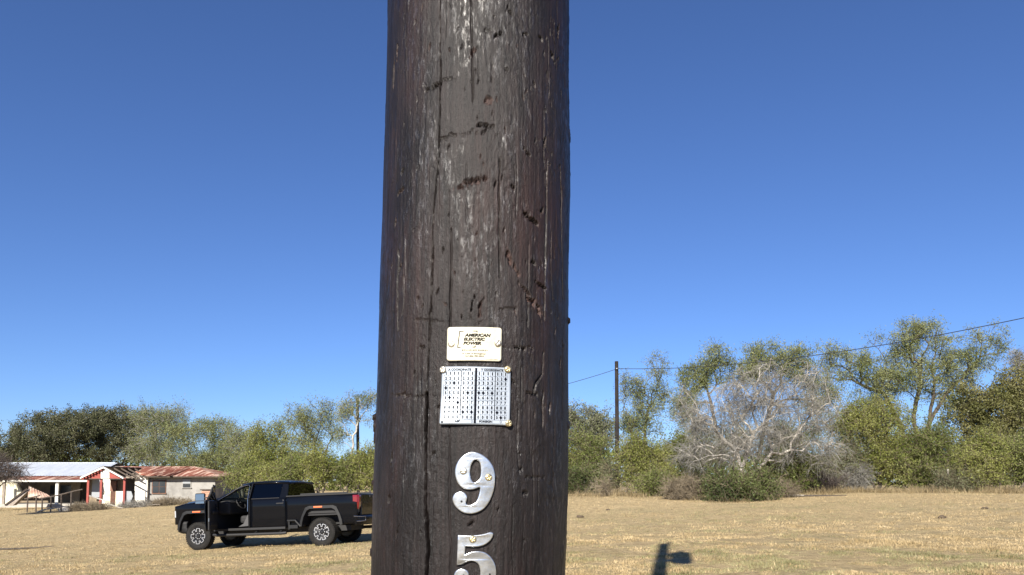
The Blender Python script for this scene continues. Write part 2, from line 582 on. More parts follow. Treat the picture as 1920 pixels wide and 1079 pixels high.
def gouge(px, py, lpx, wpx, ang, depth, sc=0.0, rag=.8, sd=0):
    th, z0 = pole_hit(px, py)
    s0 = th * .14; k = .00069
    L = lpx * k / 2; W = wpx * k / 2 * .78
    r = max(L, W) * 1.8
    w = window(s0 - r, s0 + r, z0 - r, z0 + r)
    ds = (S[w] - s0); dz = Z2[w] - z0
    if ds.size == 0: return
    a = math.radians(ang)
    u = ds * math.cos(a) + dz * math.sin(a); v = -ds * math.sin(a) + dz * math.cos(a)
    e = np.hypot(u / L, v / W) + rag * 1.5 * fbm(S[w] * 330, Z2[w] * 260, 50 + sd % 97, 3)
    m = 1 - sstep(.62, .82, e)
    disp[w] -= depth * 1.35 * m
    lip = np.exp(-((e - 1.1) / .15) ** 2) * (v > 0)
    disp[w] += depth * .08 * lip
    if sc: scar[w] = np.maximum(scar[w], sc * (1 - sstep(.6, 1.15, e)))


k = 0
for g in [(888, 340, 48, 14, 8, .004, .45), (862, 352, 20, 8, 15, .004, .5), (752, 358, 26, 9, 18, .003, .4), (955, 482, 34, 14, -62, .004, .9),
          (968, 508, 30, 10, -60, .004, .7), (1000, 570, 44, 18, -35, .005, 1), (985, 545, 40, 8, -40, .003, .3), (1010, 585, 30, 7, -70, .005, .8),
          (1000, 415, 46, 12, -25, .005, 0), (985, 400, 16, 8, 30, .004, 0), (1002, 495, 22, 12, -20, .005, 0), (1012, 535, 40, 10, -15, .004, 0),
          (1016, 395, 20, 6, 70, .005, 0), (885, 100, 26, 10, 70, .004, .6), (915, 190, 14, 20, 60, .003, .5), (905, 235, 30, 7, 5, .005, 0),
          (820, 160, 34, 9, 18, .004, 0), (800, 170, 20, 6, 25, .004, 0), (955, 22, 26, 7, -60, .006, 0), (985, 66, 18, 9, 20, .005, 0),
          (1010, 72, 20, 8, -30, .005, 0), (935, 65, 24, 7, 35, .005, 0), (1035, 110, 34, 12, -50, .005, 0), (1045, 60, 28, 12, 80, .005, 0),
          (1000, 160, 18, 6, -70, .004, 0), (985, 285, 22, 8, -40, .005, 0), (1020, 270, 26, 7, 80, .005, .4), (960, 350, 14, 8, -40, .005, 0),
          (948, 130, 12, 6, -30, .004, 0), (900, 580, 40, 9, 85, .004, .4), (885, 575, 40, 6, 78, .004, 0), (820, 548, 16, 6, 60, .004, 0),
          (750, 505, 20, 8, 70, .004, .3), (745, 95, 40, 10, 85, .004, .5), (738, 140, 50, 9, 88, .004, .5), (778, 42, 14, 7, 60, .003, 0),
          (805, 85, 20, 6, 85, .003, .4), (755, 320, 14, 7, 55, .004, 0), (742, 415, 26, 8, 80, .004, .4), (782, 560, 10, 6, 20, .004, 0),
          (792, 652, 12, 7, -20, .004, 0), (817, 716, 14, 5, 70, .004, 0), (777, 700, 16, 6, 75, .004, 0), (823, 764, 12, 5, 60, .003, 0),
          (760, 740, 24, 5, 85, .003, 0), (735, 860, 30, 6, 80, .004, 0), (732, 935, 22, 14, 60, .003, 0), (985, 925, 14, 18, 60, .003, 0),
          (978, 880, 14, 5, 20, .003, 0), (930, 900, 10, 6, 20, .003, 0), (935, 952, 22, 5, 70, .003, 0), (880, 985, 18, 6, 30, .004, 0),
          (815, 850, 12, 6, 20, .003, 0), (745, 1000, 30, 5, 70, .003, 0), (983, 1015, 10, 7, 40, .003, 0), (980, 655, 30, 6, 0, .005, 0),
          (1040, 625, 24, 6, 80, .004, .3), (1050, 680, 40, 8, 88, .004, .4), (960, 715, 22, 6, -30, .003, 0), (1030, 765, 30, 8, 80, .004, .3)]:
    gouge(*g[:6], sc=g[6], sd=k); k += 1
for i in range(110):
    px = 735 + 320 * (pr.random() ** .75); py = pr.uniform(-20, 1079) if pr.random() < .35 else pr.uniform(-20, 640)
    if 822 < px < 962 and py > 605: continue
    gouge(px, py, pr.uniform(6, 18), pr.uniform(2.5, 4.5), pr.normal(85, 25), pr.uniform(.0012, .003), sc=pr.choice([0, 0, 0, .5]), sd=k); k += 1
for i in range(42):
    px = pr.uniform(725, 1060); py = pr.uniform(-20, 1000); L = pr.uniform(30, 160)
    if 822 < px < 962 and py + L > 605: continue
    crack([(px, py), (px + pr.normal(0, 1.5), py + L / 2), (px + pr.normal(0, 2), py + L)], pr.uniform(.00055, .0008), pr.uniform(.0008, .0018), .0004, seed=40 + i)
for cxp, cyp, hw, hh in ((890, 706, 66, 95), (889, 905, 40, 60), (891, 1060, 40, 60)):
    th0, z0 = pole_hit(cxp, cyp)
    wgt = sstep(1.15, .9, np.abs(S - th0 * .14) / (hw * .00069)) * sstep(1.15, .9, np.abs(Z2 - z0) / (hh * .00072))
    disp = disp * (1 - wgt) + np.minimum(disp, .0008) * wgt
# splinters and torn chips that break the outline


def lump(th, z, hs, hz, h):
    global disp
    d_ = ((TT - th) * .14 / hs) ** 2 + ((Z2 - z) / hz) ** 2
    d_ = d_ + .7 * fbm(S * 200, Z2 * 120, 77, 3)
    disp = disp + h * (1 - sstep(.5, 1.1, d_))


for py_, hz, h in [(774, .005, .0045), (792, .010, .003), (815, .008, .002), (905, .004, .002), (1045, .006, .002)]:
    lump(-1.42, pole_hit(730, py_)[1], .014, hz, h)
for py_, hz, h in [(585, .004, .003), (215, .01, .0012), (792, .006, .0018)]:
    lump(1.42, pole_hit(1040, py_)[1], .012, hz, h)
taper = 1 - sstep(2.6, 4, Z2) * .4
Rr = pole_r(Z2) + disp * taper
V = np.stack([pole_cx(Z2) + Rr * np.sin(TT), PCY - Rr * np.cos(TT), Z2], -1)
na, nb = TT.shape
ii = np.arange(na * nb).reshape(na, nb); jj = np.roll(ii, -1, axis=0)
Fq = np.stack([ii[:, :-1], jj[:, :-1], jj[:, 1:], ii[:, 1:]], -1).reshape(-1)
p_me = np_mesh('pole_shaft', V.reshape(-1, 3), Fq, 4)
at = p_me.attributes.new('scar', 'FLOAT', 'POINT')
at.data.foreach_set('value', scar.reshape(-1).astype(np.float32))


def pole_material():
    m = bpy.data.materials.new('creosoted_pole_wood'); m.use_nodes = True
    t = m.node_tree; b = t.nodes['Principled BSDF']
    tc = t.nodes.new('ShaderNodeTexCoord')

    def noise(scale, st, detail=5, rough=.6):
        mp = t.nodes.new('ShaderNodeMapping'); mp.inputs['Scale'].default_value = st
        n = t.nodes.new('ShaderNodeTexNoise'); n.inputs['Scale'].default_value = scale; n.inputs['Detail'].default_value = detail
        n.inputs['Roughness'].default_value = rough
        t.links.new(tc.outputs['Object'], mp.inputs[0]); t.links.new(mp.outputs[0], n.inputs['Vector']); return n.outputs['Fac']

    def ramp(fac, a, b_, ca, cb):
        r = t.nodes.new('ShaderNodeValToRGB'); r.color_ramp.elements[0].position = a; r.color_ramp.elements[1].position = b_
        r.color_ramp.elements[0].color = (*ca, 1); r.color_ramp.elements[1].color = (*cb, 1)
        t.links.new(fac, r.inputs[0]); return r.outputs[0]

    def mix(fac, c1, c2):
        x = t.nodes.new('ShaderNodeMixRGB'); t.links.new(fac, x.inputs[0])
        for i, c in ((1, c1), (2, c2)):
            if isinstance(c, tuple): x.inputs[i].default_value = (*c, 1)
            else: t.links.new(c, x.inputs[i])
        return x.outputs[0]
    base = ramp(noise(16, (1, 1, .3), 8, .7), .36, .64, (0.0068, 0.0054, 0.0053), (0.0185, 0.0146, 0.0140))
    red = ramp(noise(9, (1, 1, .25), 6, .7), .50, .64, (0, 0, 0), (.8, .8, .8))
    c = mix(red, base, (0.0225, 0.0122, 0.0108))
    streak = ramp(noise(230, (1, 1, .03), 5, .8), .38, .66, (.45, .45, .45), (1.6, 1.52, 1.5))
    mm = t.nodes.new('ShaderNodeMixRGB'); mm.blend_type = 'MULTIPLY'; mm.inputs[0].default_value = 1
    t.links.new(c, mm.inputs[1]); t.links.new(streak, mm.inputs[2])
    a = t.nodes.new('ShaderNodeAttribute'); a.attribute_name = 'scar'
    scarcol = ramp(noise(160, (1, 1, .25), 4, .6), .4, .65, (0.030, 0.016, 0.014), (0.115, 0.072, 0.064))
    c2 = mix(a.outputs['Fac'], mm.outputs[0], scarcol)
    t.links.new(c2, b.inputs['Base Color'])
    # tar film: glossy flecks inside larger glossy patches
    fleck = ramp(noise(200, (1, 1, .28), 6, .75), .51, .61, (0, 0, 0), (1, 1, 1))
    patch = ramp(noise(14, (1, 1, .4), 6, .75), .45, .58, (0, 0, 0), (1, 1, 1))
    mul = t.nodes.new('ShaderNodeMath'); mul.operation = 'MULTIPLY'
    t.links.new(fleck, mul.inputs[0]); t.links.new(patch, mul.inputs[1])
    rr = mix(mul.outputs[0], (.47, .47, .47), (.31, .31, .31))
    rf = mix(a.outputs['Fac'], rr, (.9, .9, .9))
    t.links.new(rf, b.inputs['Roughness'])
    sp = mix(mul.outputs[0], (.24, .24, .24), (.62, .62, .62))
    hw = t.nodes.new('ShaderNodeMath'); hw.operation = 'MULTIPLY'; hw.inputs[1].default_value = .2; t.links.new(mul.outputs[0], hw.inputs[0])
    t.links.new(hw.outputs[0], b.inputs['Coat Weight']); b.inputs['Coat Roughness'].default_value = .28
    t.links.new(sp, b.inputs['Specular IOR Level'])
    b1 = t.nodes.new('ShaderNodeBump'); b1.inputs['Distance'].default_value = .0010; b1.inputs['Strength'].default_value = 1
    t.links.new(noise(200, (1, 1, .05), 5, .7), b1.inputs['Height'])
    b2 = t.nodes.new('ShaderNodeBump'); b2.inputs['Distance'].default_value = .0013; b2.inputs['Strength'].default_value = 1
    t.links.new(noise(240, (1, 1, .7), 6, .75), b2.inputs['Height']); t.links.new(b1.outputs[0], b2.inputs['Normal'])
    t.links.new(b2.outputs[0], b.inputs['Normal'])
    return m


M_POLE = pole_material()
M_GALV = mat('galvanised_steel', (0.42, 0.43, 0.44), .45, .8, col2=(0.3, 0.31, 0.32), nscale=20)
M_TRANS = mat('grey_painted_steel', (0.33, 0.34, 0.35), .4)
M_PORC = mat('brown_porcelain', (0.09, 0.035, 0.02), .2)
pole = empty('utility_pole', (pole_cx(0.0).item(), PCY, 0),
             'thick dark creosoted wooden utility pole filling the middle of the view', 'utility pole')
shaft = link('pole_shaft', p_me, M_POLE, pole, smooth=True)
b_ = MB(); zc = POLE_TOP
b_.lathe([(.104, -.03), (.104, .0), (.07, .03), (.02, .04)], (pole_cx(zc).item(), PCY, zc), 'z', 28); b_.build('pole_top', M_POLE, pole)
b_ = MB(); tx = pole_cx(7.5).item() + .32
b_.lathe([(.05, 6.98), (.17, 6.99), (.18, 7.03), (.18, 7.72), (.19, 7.74), (.19, 7.79), (.15, 7.84), (.05, 7.87)], (tx, PCY, 0), 'z', 28)
tr_o = b_.build('transformer', M_TRANS, pole, smooth=False)
for zb_ in (7.6, 7.15):
    b_ = MB(); b_.box((tx - .19, PCY, zb_), (.16, .1, .1)); b_.build('mounting_bracket', M_GALV, tr_o)
b_ = MB(); b_.lathe([(.02, 7.86), (.05, 7.88), (.035, 7.92), (.05, 7.96), (.03, 8.0), (.045, 8.04), (.015, 8.1)], (tx, PCY, 0), 'z', 14); b_.build('bushing', M_PORC, tr_o)
b_ = MB(); b_.tube([(pole_cx(8.6).item() + .1, PCY, 8.55), (pole_cx(8.6).item() + .1, PCY, 8.9)], .016, 8)
b_.lathe([(.02, 8.84), (.06, 8.86), (.04, 8.92), (.055, 8.94), (.02, 9.0)], (pole_cx(8.7).item() + .1, PCY, 0), 'z', 14); b_.build('pin_insulator', M_PORC, pole)


# ------------------------------------------------------------------ tags and numbers on the pole
class Patch:
    """flat layout in photo pixels wrapped on the pole round a centre pixel"""
    def __init__(s, cx, cy, lift=.0035, tilt=0.0):
        s.cx, s.cy, s.lift, s.tilt = cx, cy, lift, tilt
        s.th, s.z = pole_hit(cx, cy)
        a = pole_hit(cx - 30, cy); b = pole_hit(cx + 30, cy); s.kth = (b[0] - a[0]) / 60
        a = pole_hit(cx, cy - 30); b = pole_hit(cx, cy + 30); s.kz = (b[1] - a[1]) / 60

    def map(s, x, y, off=0.0):
        dx = np.asarray(x, float) - s.cx; dy = np.asarray(y, float) - s.cy
        dx, dy = dx - s.tilt * dy, dy + s.tilt * dx
        return pole_pt(s.th + dx * s.kth, s.z + dy * s.kz, s.lift + off)


def sheet(patch, outline_fn, x0, x1, y0, y1, nx, ny, thick, off_fn=None, radius=0):
    """plate with thickness: returns mesh; grid with rounded corners (corner vertices pulled in)"""
    xs = np.linspace(x0, x1, nx); ys = np.linspace(y0, y1, ny)
    X, Y = np.meshgrid(xs, ys, indexing='ij')
    if radius:
        # superellipse style corner rounding
        cxm, cym = (x0 + x1) / 2, (y0 + y1) / 2
        for (sx, sy) in ((-1, -1), (-1, 1), (1, -1), (1, 1)):
            ccx = cxm + sx * ((x1 - x0) / 2 - radius); ccy = cym + sy * ((y1 - y0) / 2 - radius)
            ins = ((X - ccx) * sx > 0) & ((Y - ccy) * sy > 0)
            dx = (X - ccx); dy = (Y - ccy)
            mx_ = np.maximum(np.abs(dx), np.abs(dy)); ln = np.hypot(dx, dy) + 1e-9
            X = np.where(ins, ccx + dx * mx_ / ln, X); Y = np.where(ins, ccy + dy * mx_ / ln, Y)
    off = off_fn(X, Y) if off_fn else np.zeros_like(X)
    P0 = patch.map(X, Y, off); P1 = patch.map(X, Y, off - thick)
    n = nx * ny; id_ = np.arange(n).reshape(nx, ny)
    f = np.stack([id_[:-1, :-1], id_[:-1, 1:], id_[1:, 1:], id_[1:, :-1]], -1).reshape(-1, 4)
    f2 = f[:, ::-1] + n
    ring = np.concatenate([id_[:, 0], id_[-1, 1:], id_[-2::-1, -1], id_[0, -2:0:-1]])
    r2 = np.roll(ring, -1)
    side = np.stack([ring, r2, r2 + n, ring + n], -1)
    return np_mesh('plate', np.concatenate([P0.reshape(-1, 3), P1.reshape(-1, 3)]), np.concatenate([f, f2, side]).ravel(), 4)


def text_tris(body, shear=0.0, bold=0.0, spacing=1.0):
    cu = bpy.data.curves.new('t', 'FONT'); cu.body = body; cu.size = 1; cu.shear = shear; cu.offset = bold
    cu.space_character = spacing; cu.resolution_u = 3
    o = bpy.data.objects.new('t', cu); C.objects.link(o)
    dg = bpy.context.evaluated_depsgraph_get()
    me = o.evaluated_get(dg).to_mesh()
    v = np.array([x.co[:2] for x in me.vertices]); f = [tuple(p.vertices) for p in me.polygons]
    o.evaluated_get(dg).to_mesh_clear()
    bpy.data.objects.remove(o); bpy.data.curves.remove(cu)
    return v, f


class Print:
    def __init__(s, patch, off, off_fn=None):
        s.p = patch; s.off = off; s.fn = off_fn; s.v = []; s.f = []

    def _map(s, x, y):
        o = s.off + (s.fn(np.asarray(x, float), np.asarray(y, float)) if s.fn else 0)
        return s.p.map(x, y, o)

    def text(s, body, left, right, base, cap, **kw):
        v, f = text_tris(body, **kw)
        w = v[:, 0].max() - v[:, 0].min(); h = 0.7
        x = left + (v[:, 0] - v[:, 0].min()) / w * (right - left); y = base - v[:, 1] / h * cap
        b = len(s.v); s.v += [tuple(q) for q in s._map(x, y)]; s.f += [tuple(b + i for i in q) for q in f]

    def rect(s, x0, y0, x1, y1, nx=6):
        xs = np.linspace(x0, x1, nx)
        b = len(s.v)
        s.v += [tuple(q) for q in s._map(np.concatenate([xs, xs]), np.concatenate([np.full(nx, y0), np.full(nx, y1)]))]
        s.f += [(b + i, b + i + nx, b + i + 1 + nx, b + i + 1) for i in range(nx - 1)]

    def poly(s, pts):
        b = len(s.v); a = np.array(pts, float)
        s.v += [tuple(q) for q in s._map(a[:, 0], a[:, 1])]; s.f += [tuple(range(b + len(pts) - 1, b - 1, -1))]

    def line(s, pts, w):
        for (xa, ya), (xb, yb) in zip(pts[:-1], pts[1:]):
            L = math.hypot(xb - xa, yb - ya); nx_, ny_ = -(yb - ya) / L * w / 2, (xb - xa) / L * w / 2
            ex, ey = (xb - xa) / L * w / 2, (yb - ya) / L * w / 2
            s.poly([(xa - ex + nx_, ya - ey + ny_), (xb + ex + nx_, yb + ey + ny_), (xb + ex - nx_, yb + ey - ny_), (xa - ex - nx_, ya - ey - ny_)])

    def build(s, name, m, parent):
        me = bpy.data.meshes.new(name); me.from_pydata(s.v, [], s.f)
        return link(name, me, m, parent)


M_CREAM = mat('cream_enamel_plate', (0.46, 0.435, 0.335), .45, 0.0, col2=(0.52, 0.495, 0.40), nscale=60, bump=.0006, bscale=220)
M_WHITE_AL = mat('white_aluminium_plate', (0.31, 0.35, 0.395), .38, 0.3, col2=(0.42, 0.46, 0.51), nscale=40, bump=.0004, bscale=160)
M_OLIVE = mat('olive_print', (0.010, 0.009, 0.006), .9, spec=.1)
M_OLIVE2 = mat('faded_olive_print', (0.035, 0.03, 0.018), .9, spec=.1)
M_NAVY = mat('black_print', (0.004, 0.005, 0.009), .9, spec=.1)
M_LINE = mat('grey_print', (0.10, 0.12, 0.15), .9, spec=.1)
M_NAIL = mat('aged_steel_screw', (0.62, 0.60, 0.54), .32, .75, col2=(0.40, 0.36, 0.28), nscale=220, bump=.0008, bscale=500)
M_BRASS = mat('brassy_screw', (0.62, 0.54, 0.34), .32, .8, col2=(0.34, 0.27, 0.14), nscale=220, bump=.0008, bscale=500)
M_ALU = mat('cast_aluminium', (0.70, 0.73, 0.76), .27, .88, col2=(0.42, 0.44, 0.46), nscale=60, bump=.0006, bscale=90, detail=8)
M_HOLE = mat('dark_hole', (0.004, 0.004, 0.004), .9)


def screw(px, py, rpx, lift, parent, m=M_NAIL, name='screw', ang=.3):
    """domed screw head with a worn cross recess, seated on the pole or plate"""
    th, z = pole_hit(px, py)
    c = pole_pt(th, z, lift); R = rpx * .00069
    n = np.array([math.sin(th), -math.cos(th), 0]); u = np.array([math.cos(th), math.sin(th), 0]); w = np.array([0, 0, 1.0])
    ks = np.linspace(0, 1, 7); vs = []; fs = []; na_ = 24
    for i, r in enumerate(ks):
        for k_ in range(na_):
            a = 2 * math.pi * k_ / na_
            h = .55 * R * math.sqrt(max(1 - r * r * .92, 0))
            ca, sa = math.cos(a - ang), math.sin(a - ang)
            if r < .62 and (abs(ca) * r < .13 or abs(sa) * r < .13): h -= .26 * R
            vs.append(c + (u * math.cos(a) + w * math.sin(a)) * R * r + n * h)
    for k_ in range(na_):
        a = 2 * math.pi * k_ / na_
        vs.append(c + (u * math.cos(a) + w * math.sin(a)) * R - n * .004)
    for i in range(7):
        for k_ in range(na_):
            fs.append((i * na_ + k_, (i + 1) * na_ + k_, (i + 1) * na_ + (k_ + 1) % na_, i * na_ + (k_ + 1) % na_))
    b = MB(); b.add(vs, fs)
    return b.build(name, m, parent, smooth=True)


def Z4(x, y): return 800 + x / 5.139, 600 + y / 5.139


# --- identification tag
P1 = Patch(889.5, 646, .0032)
t1 = empty('identification_tag', pole_pt(P1.th, P1.z), 'small cream power company tag with olive lettering, above the coordinate grid plate', 'tag')


def off1(x, y):
    d1 = np.hypot((x - 920) / 22, (y - 655) / 16)
    return -.0013 * np.exp(-d1 ** 2) + .0007 * ((x - 889) / 50) ** 2


link('plate', sheet(P1, None, 839.5, 939.5, 614.5, 677.5, 41, 27, .0011, off1, 5), M_CREAM, t1, smooth=False)
pr1 = Print(P1, .0003, off1)
pr1.line([Z4(482, 124), Z4(482, 113), Z4(320, 117), Z4(304, 270), Z4(466, 267), Z4(468, 256)], 1.5)
for s_, l_, r_, b0, h_ in (('AMERICAN', 366, 612, 166, 28), ('ELECTRIC', 358, 560, 204, 27), ('POWER', 355, 524, 243, 27)):
    pr1.text(s_, Z4(l_, 0)[0], Z4(r_, 0)[0], Z4(0, b0)[1], h_ / 5.139, shear=.22, bold=.055)
pr1.build('lettering', M_OLIVE, t1)
pr1b = Print(P1, .0003, off1)
pr1b.text('BOUNDLESS ENERGY', Z4(345, 0)[0], Z4(590, 0)[0], Z4(0, 303)[1], 13 / 5.139, shear=.15, bold=.02, spacing=1.25)
pr1b.text('In Case of Emergency', Z4(348, 0)[0], Z4(570, 0)[0], Z4(0, 336)[1], 15 / 5.139, shear=.2, bold=.014)
pr1b.text('Call 866-785-2824', Z4(372, 0)[0], Z4(550, 0)[0], Z4(0, 360)[1], 15 / 5.139, shear=.2, bold=.014)
for i in range(9):
    pr1b.rect(Z4(566 + i * 13, 0)[0], Z4(0, 378)[1], Z4(576 + i * 13, 0)[0], Z4(0, 382)[1], 2)
pr1b.build('small_lettering', M_OLIVE2, t1)
screw(847.5, 646.5, 6.4, .0036, t1, M_NAIL, ang=.5)
screw(932, 645, 6.4, .0036, t1, M_NAIL, ang=.9)

# --- coordinate tag
P2 = Patch(892, 742, .0034, tilt=.008)
t2 = empty('coordinate_tag', pole_pt(P2.th, P2.z), 'pale blue white plate printed with a grid of digits and black diamonds', 'tag')


def off2(x, y):
    u = (x - 892) / 64; v = (y - 742) / 54
    return .0012 * np.clip(-u, 0, 1) * np.clip(v, 0, 1) * 3 + .0016 * np.clip(u - .6, 0, 1) * 2.5 * (1 - .5 * v * v) + .0005 * u * u


link('plate', sheet(P2, None, 828.5, 955.5, 688.5, 796.5, 49, 37, .0010, off2, 2.5), M_WHITE_AL, t2)
cols = [189, 228, 267, 307, 356, 397, 436, 500, 541, 583, 624, 675, 712, 750]
rows = [520, 567, 613, 660, 707, 753, 800, 847, 892, 940]
mark = {(0, 3), (1, 5), (2, 2), (3, 6), (4, 8), (5, 4), (6, 8), (7, 4), (8, 4), (9, 3), (10, 4), (11, 8), (12, 9), (13, 1)}
pg = Print(P2, .00025, off2)
for gx0, gx1, cs in ((168, 458, cols[:7]), (482, 770, cols[7:])):
    for yb in [497] + [(a + c) / 2 for a, c in zip(rows[:-1], rows[1:])] + [964]:
        x0, y0 = Z4(gx0, yb - 1.4); x1, y1 = Z4(gx1, yb + 1.4); pg.rect(x0, y0, x1, y1, 10)
    for xb in [cs[0] - 20] + [(a + c) / 2 for a, c in zip(cs[:-1], cs[1:])] + [cs[-1] + 20]:
        x0, y0 = Z4(xb - 1.4, 497); x1, y1 = Z4(xb + 1.4, 964); pg.rect(x0, y0, x1, y1, 2)
x0, y0 = Z4(164, 466); x1, y1 = Z4(772, 469); pg.rect(x0, y0, x1, y1, 20)
x0, y0 = Z4(160, 998); x1, y1 = Z4(735, 1001); pg.rect(x0, y0, x1, y1, 20)
pg.build('grid_lines', M_LINE, t2)
pb = Print(P2, .0004, off2)
for xb, w, ya, yb in ((332, 7, 497, 964), (470, 20, 466, 998), (652, 7, 497, 964)):
    x0, y0 = Z4(xb - w / 2, ya); x1, y1 = Z4(xb + w / 2, yb); pb.rect(x0, y0, x1, y1, 3)
pb.build('divider_bars', M_NAVY, t2)
pd = Print(P2, .0004, off2)
dig = {}
for ci, cx_ in enumerate(cols):
    for ri, ry in enumerate(rows):
        if (ci, ri) in mark: continue
        a = Z4(cx_ - 8.5, 0)[0]; b2 = Z4(cx_ + 8.5, 0)[0]
        if (ri + 1) % 10 == 1: a, b2 = Z4(cx_ - 5, 0)[0], Z4(cx_ + 5, 0)[0]
        pd.text(str((ri + 1) % 10), a, b2, Z4(0, ry + 13)[1], 27 / 5.139, bold=.045)
pd.text('X COORDINATE', Z4(205, 0)[0], Z4(422, 0)[0], Z4(0, 491)[1], 17 / 5.139, bold=.045)
pd.text('Y COORDINATE', Z4(514, 0)[0], Z4(728, 0)[0], Z4(0, 491)[1], 17 / 5.139, bold=.045)
pd.text('AEP', Z4(280, 0)[0], Z4(334, 0)[0], Z4(0, 989)[1], 18 / 5.139, bold=.045)
pd.text('FOREIGN', Z4(509, 0)[0], Z4(632, 0)[0], Z4(0, 989)[1], 18 / 5.139, bold=.045)
pd.build('digits', M_NAVY, t2)
for (ci, ri) in sorted(mark):
    q = Print(P2, .0005, off2); x, y = cols[ci], rows[ri]
    q.poly([Z4(x, y - 21), Z4(x + 15, y), Z4(x, y + 21), Z4(x - 15, y)]); q.build('diamond_mark', M_NAVY, t2)
for x in (442, 713):
    q = Print(P2, .0004, off2); q.line([Z4(x, 965), Z4(x + 9, 979), Z4(x, 993), Z4(x - 9, 979), Z4(x, 965)], .45); q.build('hollow_diamond', M_NAVY, t2)
q = Print(P2, .0005, off2); q.poly([Z4(170 + 10 * math.cos(a), 988 + 10 * math.sin(a)) for a in np.linspace(0, 6.1, 14)]); q.build('nail_hole', M_HOLE, t2)
screw(832.5, 694.5, 6.6, .0045, t2, M_NAIL, ang=.8)
screw(949.5, 694, 6.6, .0055, t2, M_BRASS, ang=.4)
screw(951.5, 794.5, 6.6, .0045, t2, M_BRASS, ang=.2)


# --- numbers
def catmull(pts, n=5, closed=True):
    out = []; m = len(pts)
    for i in range(m):
        p0, p1, p2, p3 = [np.array(pts[(i + j - 1) % m], float) for j in range(4)]
        if len(pts[i]) > 2 or len(pts[(i + 1) % m]) > 2:      # a third entry marks a sharp corner
            p0, p3 = (p1, p3) if len(pts[i]) > 2 else (p0, p3), None
            a = np.array(pts[i][:2], float); c_ = np.array(pts[(i + 1) % m][:2], float)
            for t in np.linspace(0, 1, n, endpoint=False): out.append(a + (c_ - a) * t)
            continue
        for t in np.linspace(0, 1, n, endpoint=False):
            q0, q1, q2, q3 = p0[:2], p1[:2], p2[:2], p3[:2]
            out.append(.5 * ((2 * q1) + (-q0 + q2) * t + (2 * q0 - 5 * q1 + 4 * q2 - q3) * t * t + (-q0 + 3 * q1 - 3 * q2 + q3) * t ** 3))
    return out


def number(name, label, rings, cpx, lift=.003):
    cu = bpy.data.curves.new('n', 'CURVE'); cu.dimensions = '2D'; cu.fill_mode = 'BOTH'
    BV = 2.2
    cu.extrude = 1.2; cu.bevel_depth = BV; cu.bevel_resolution = 4; cu.offset = -BV
    for ring in rings:
        pts = catmull(ring)
        s_ = cu.splines.new('POLY'); s_.points.add(len(pts) - 1); s_.use_cyclic_u = True
        for q, p_ in zip(s_.points, pts):
            q.co = (780 + p_[0] / 4.332 - cpx[0], -(830 + p_[1] / 4.332 - cpx[1]), 0, 1)
    o = bpy.data.objects.new('n', cu); C.objects.link(o)
    dg = bpy.context.evaluated_depsgraph_get(); ev = o.evaluated_get(dg); me0 = ev.to_mesh()
    v = np.array([x.co[:] for x in me0.vertices]); f = [tuple(p_.vertices) for p_ in me0.polygons]
    ev.to_mesh_clear(); bpy.data.objects.remove(o); bpy.data.curves.remove(cu)
    P = Patch(cpx[0], cpx[1], lift)
    W = P.map(cpx[0] + v[:, 0], cpx[1] - v[:, 1], 0)
    off = (v[:, 2]) * .00050
    nrm = np.stack([W[:, 0] - pole_cx(W[:, 2]), W[:, 1] - PCY, np.zeros(len(W))], -1)
    nrm /= np.linalg.norm(nrm, axis=1)[:, None]
    W = W + nrm * off[:, None]
    me = bpy.data.meshes.new(name); me.from_pydata([tuple(q) for q in W], [], f)
    e = empty(name, pole_pt(P.th, P.z), label, 'house number')
    bmx = bmesh.new(); bmx.from_mesh(me); bmesh.ops.remove_doubles(bmx, verts=bmx.verts, dist=1e-5); bmesh.ops.recalc_face_normals(bmx, faces=bmx.faces); bmx.to_mesh(me); bmx.free()
    link('numeral', me, M_ALU, e, smooth=True)
    return e


nine = [[(450, 75), (520, 95), (580, 140), (622, 205), (637, 290), (630, 380), (600, 470), (555, 535), (500, 568), (440, 578), (380, 563),
         (330, 520), (305, 465), (318, 420), (360, 398), (400, 410), (420, 445), (412, 490), (425, 505), (455, 503), (490, 480), (510, 430),
         (517, 368), (480, 378), (430, 385), (380, 370), (340, 325), (320, 260), (322, 200), (345, 145), (390, 98)],
        [(482, 142), (510, 165), (522, 220), (518, 280), (495, 315), (465, 322), (445, 290), (438, 240), (445, 185), (462, 152)]]
five = [[(338, 748, 1), (400, 753), (470, 751), (540, 742), (590, 728), (614, 737), (612, 765), (590, 800), (550, 830), (500, 845), (440, 846),
         (400, 843, 1), (398, 906, 1), (440, 887), (500, 880), (560, 895), (610, 940), (640, 1000), (650, 1075), (640, 1140), (600, 1205), (540, 1240),
         (470, 1248), (400, 1232), (345, 1190), (318, 1135), (315, 1075), (335, 1035), (375, 1022), (415, 1035), (432, 1070), (420, 1115),
         (440, 1150), (480, 1150), (512, 1110), (522, 1060), (512, 1005), (490, 975), (450, 960), (405, 973), (370, 990), (335, 993, 1)]]
h9 = number('house_number', 'silver cast metal numeral nine screwed to the dark pole', nine, (889, 905))
screw(869.5, 883.5, 6.6, .0045, h9, M_NAIL, ang=.7); screw(915, 895.5, 6.6, .0045, h9, M_BRASS, ang=.4)
h5 = number('house_number', 'silver cast metal numeral five cut off by the bottom edge', five, (891, 1055))
screw(886, 1011, 6.6, .0045, h5, M_BRASS, ang=1.0)
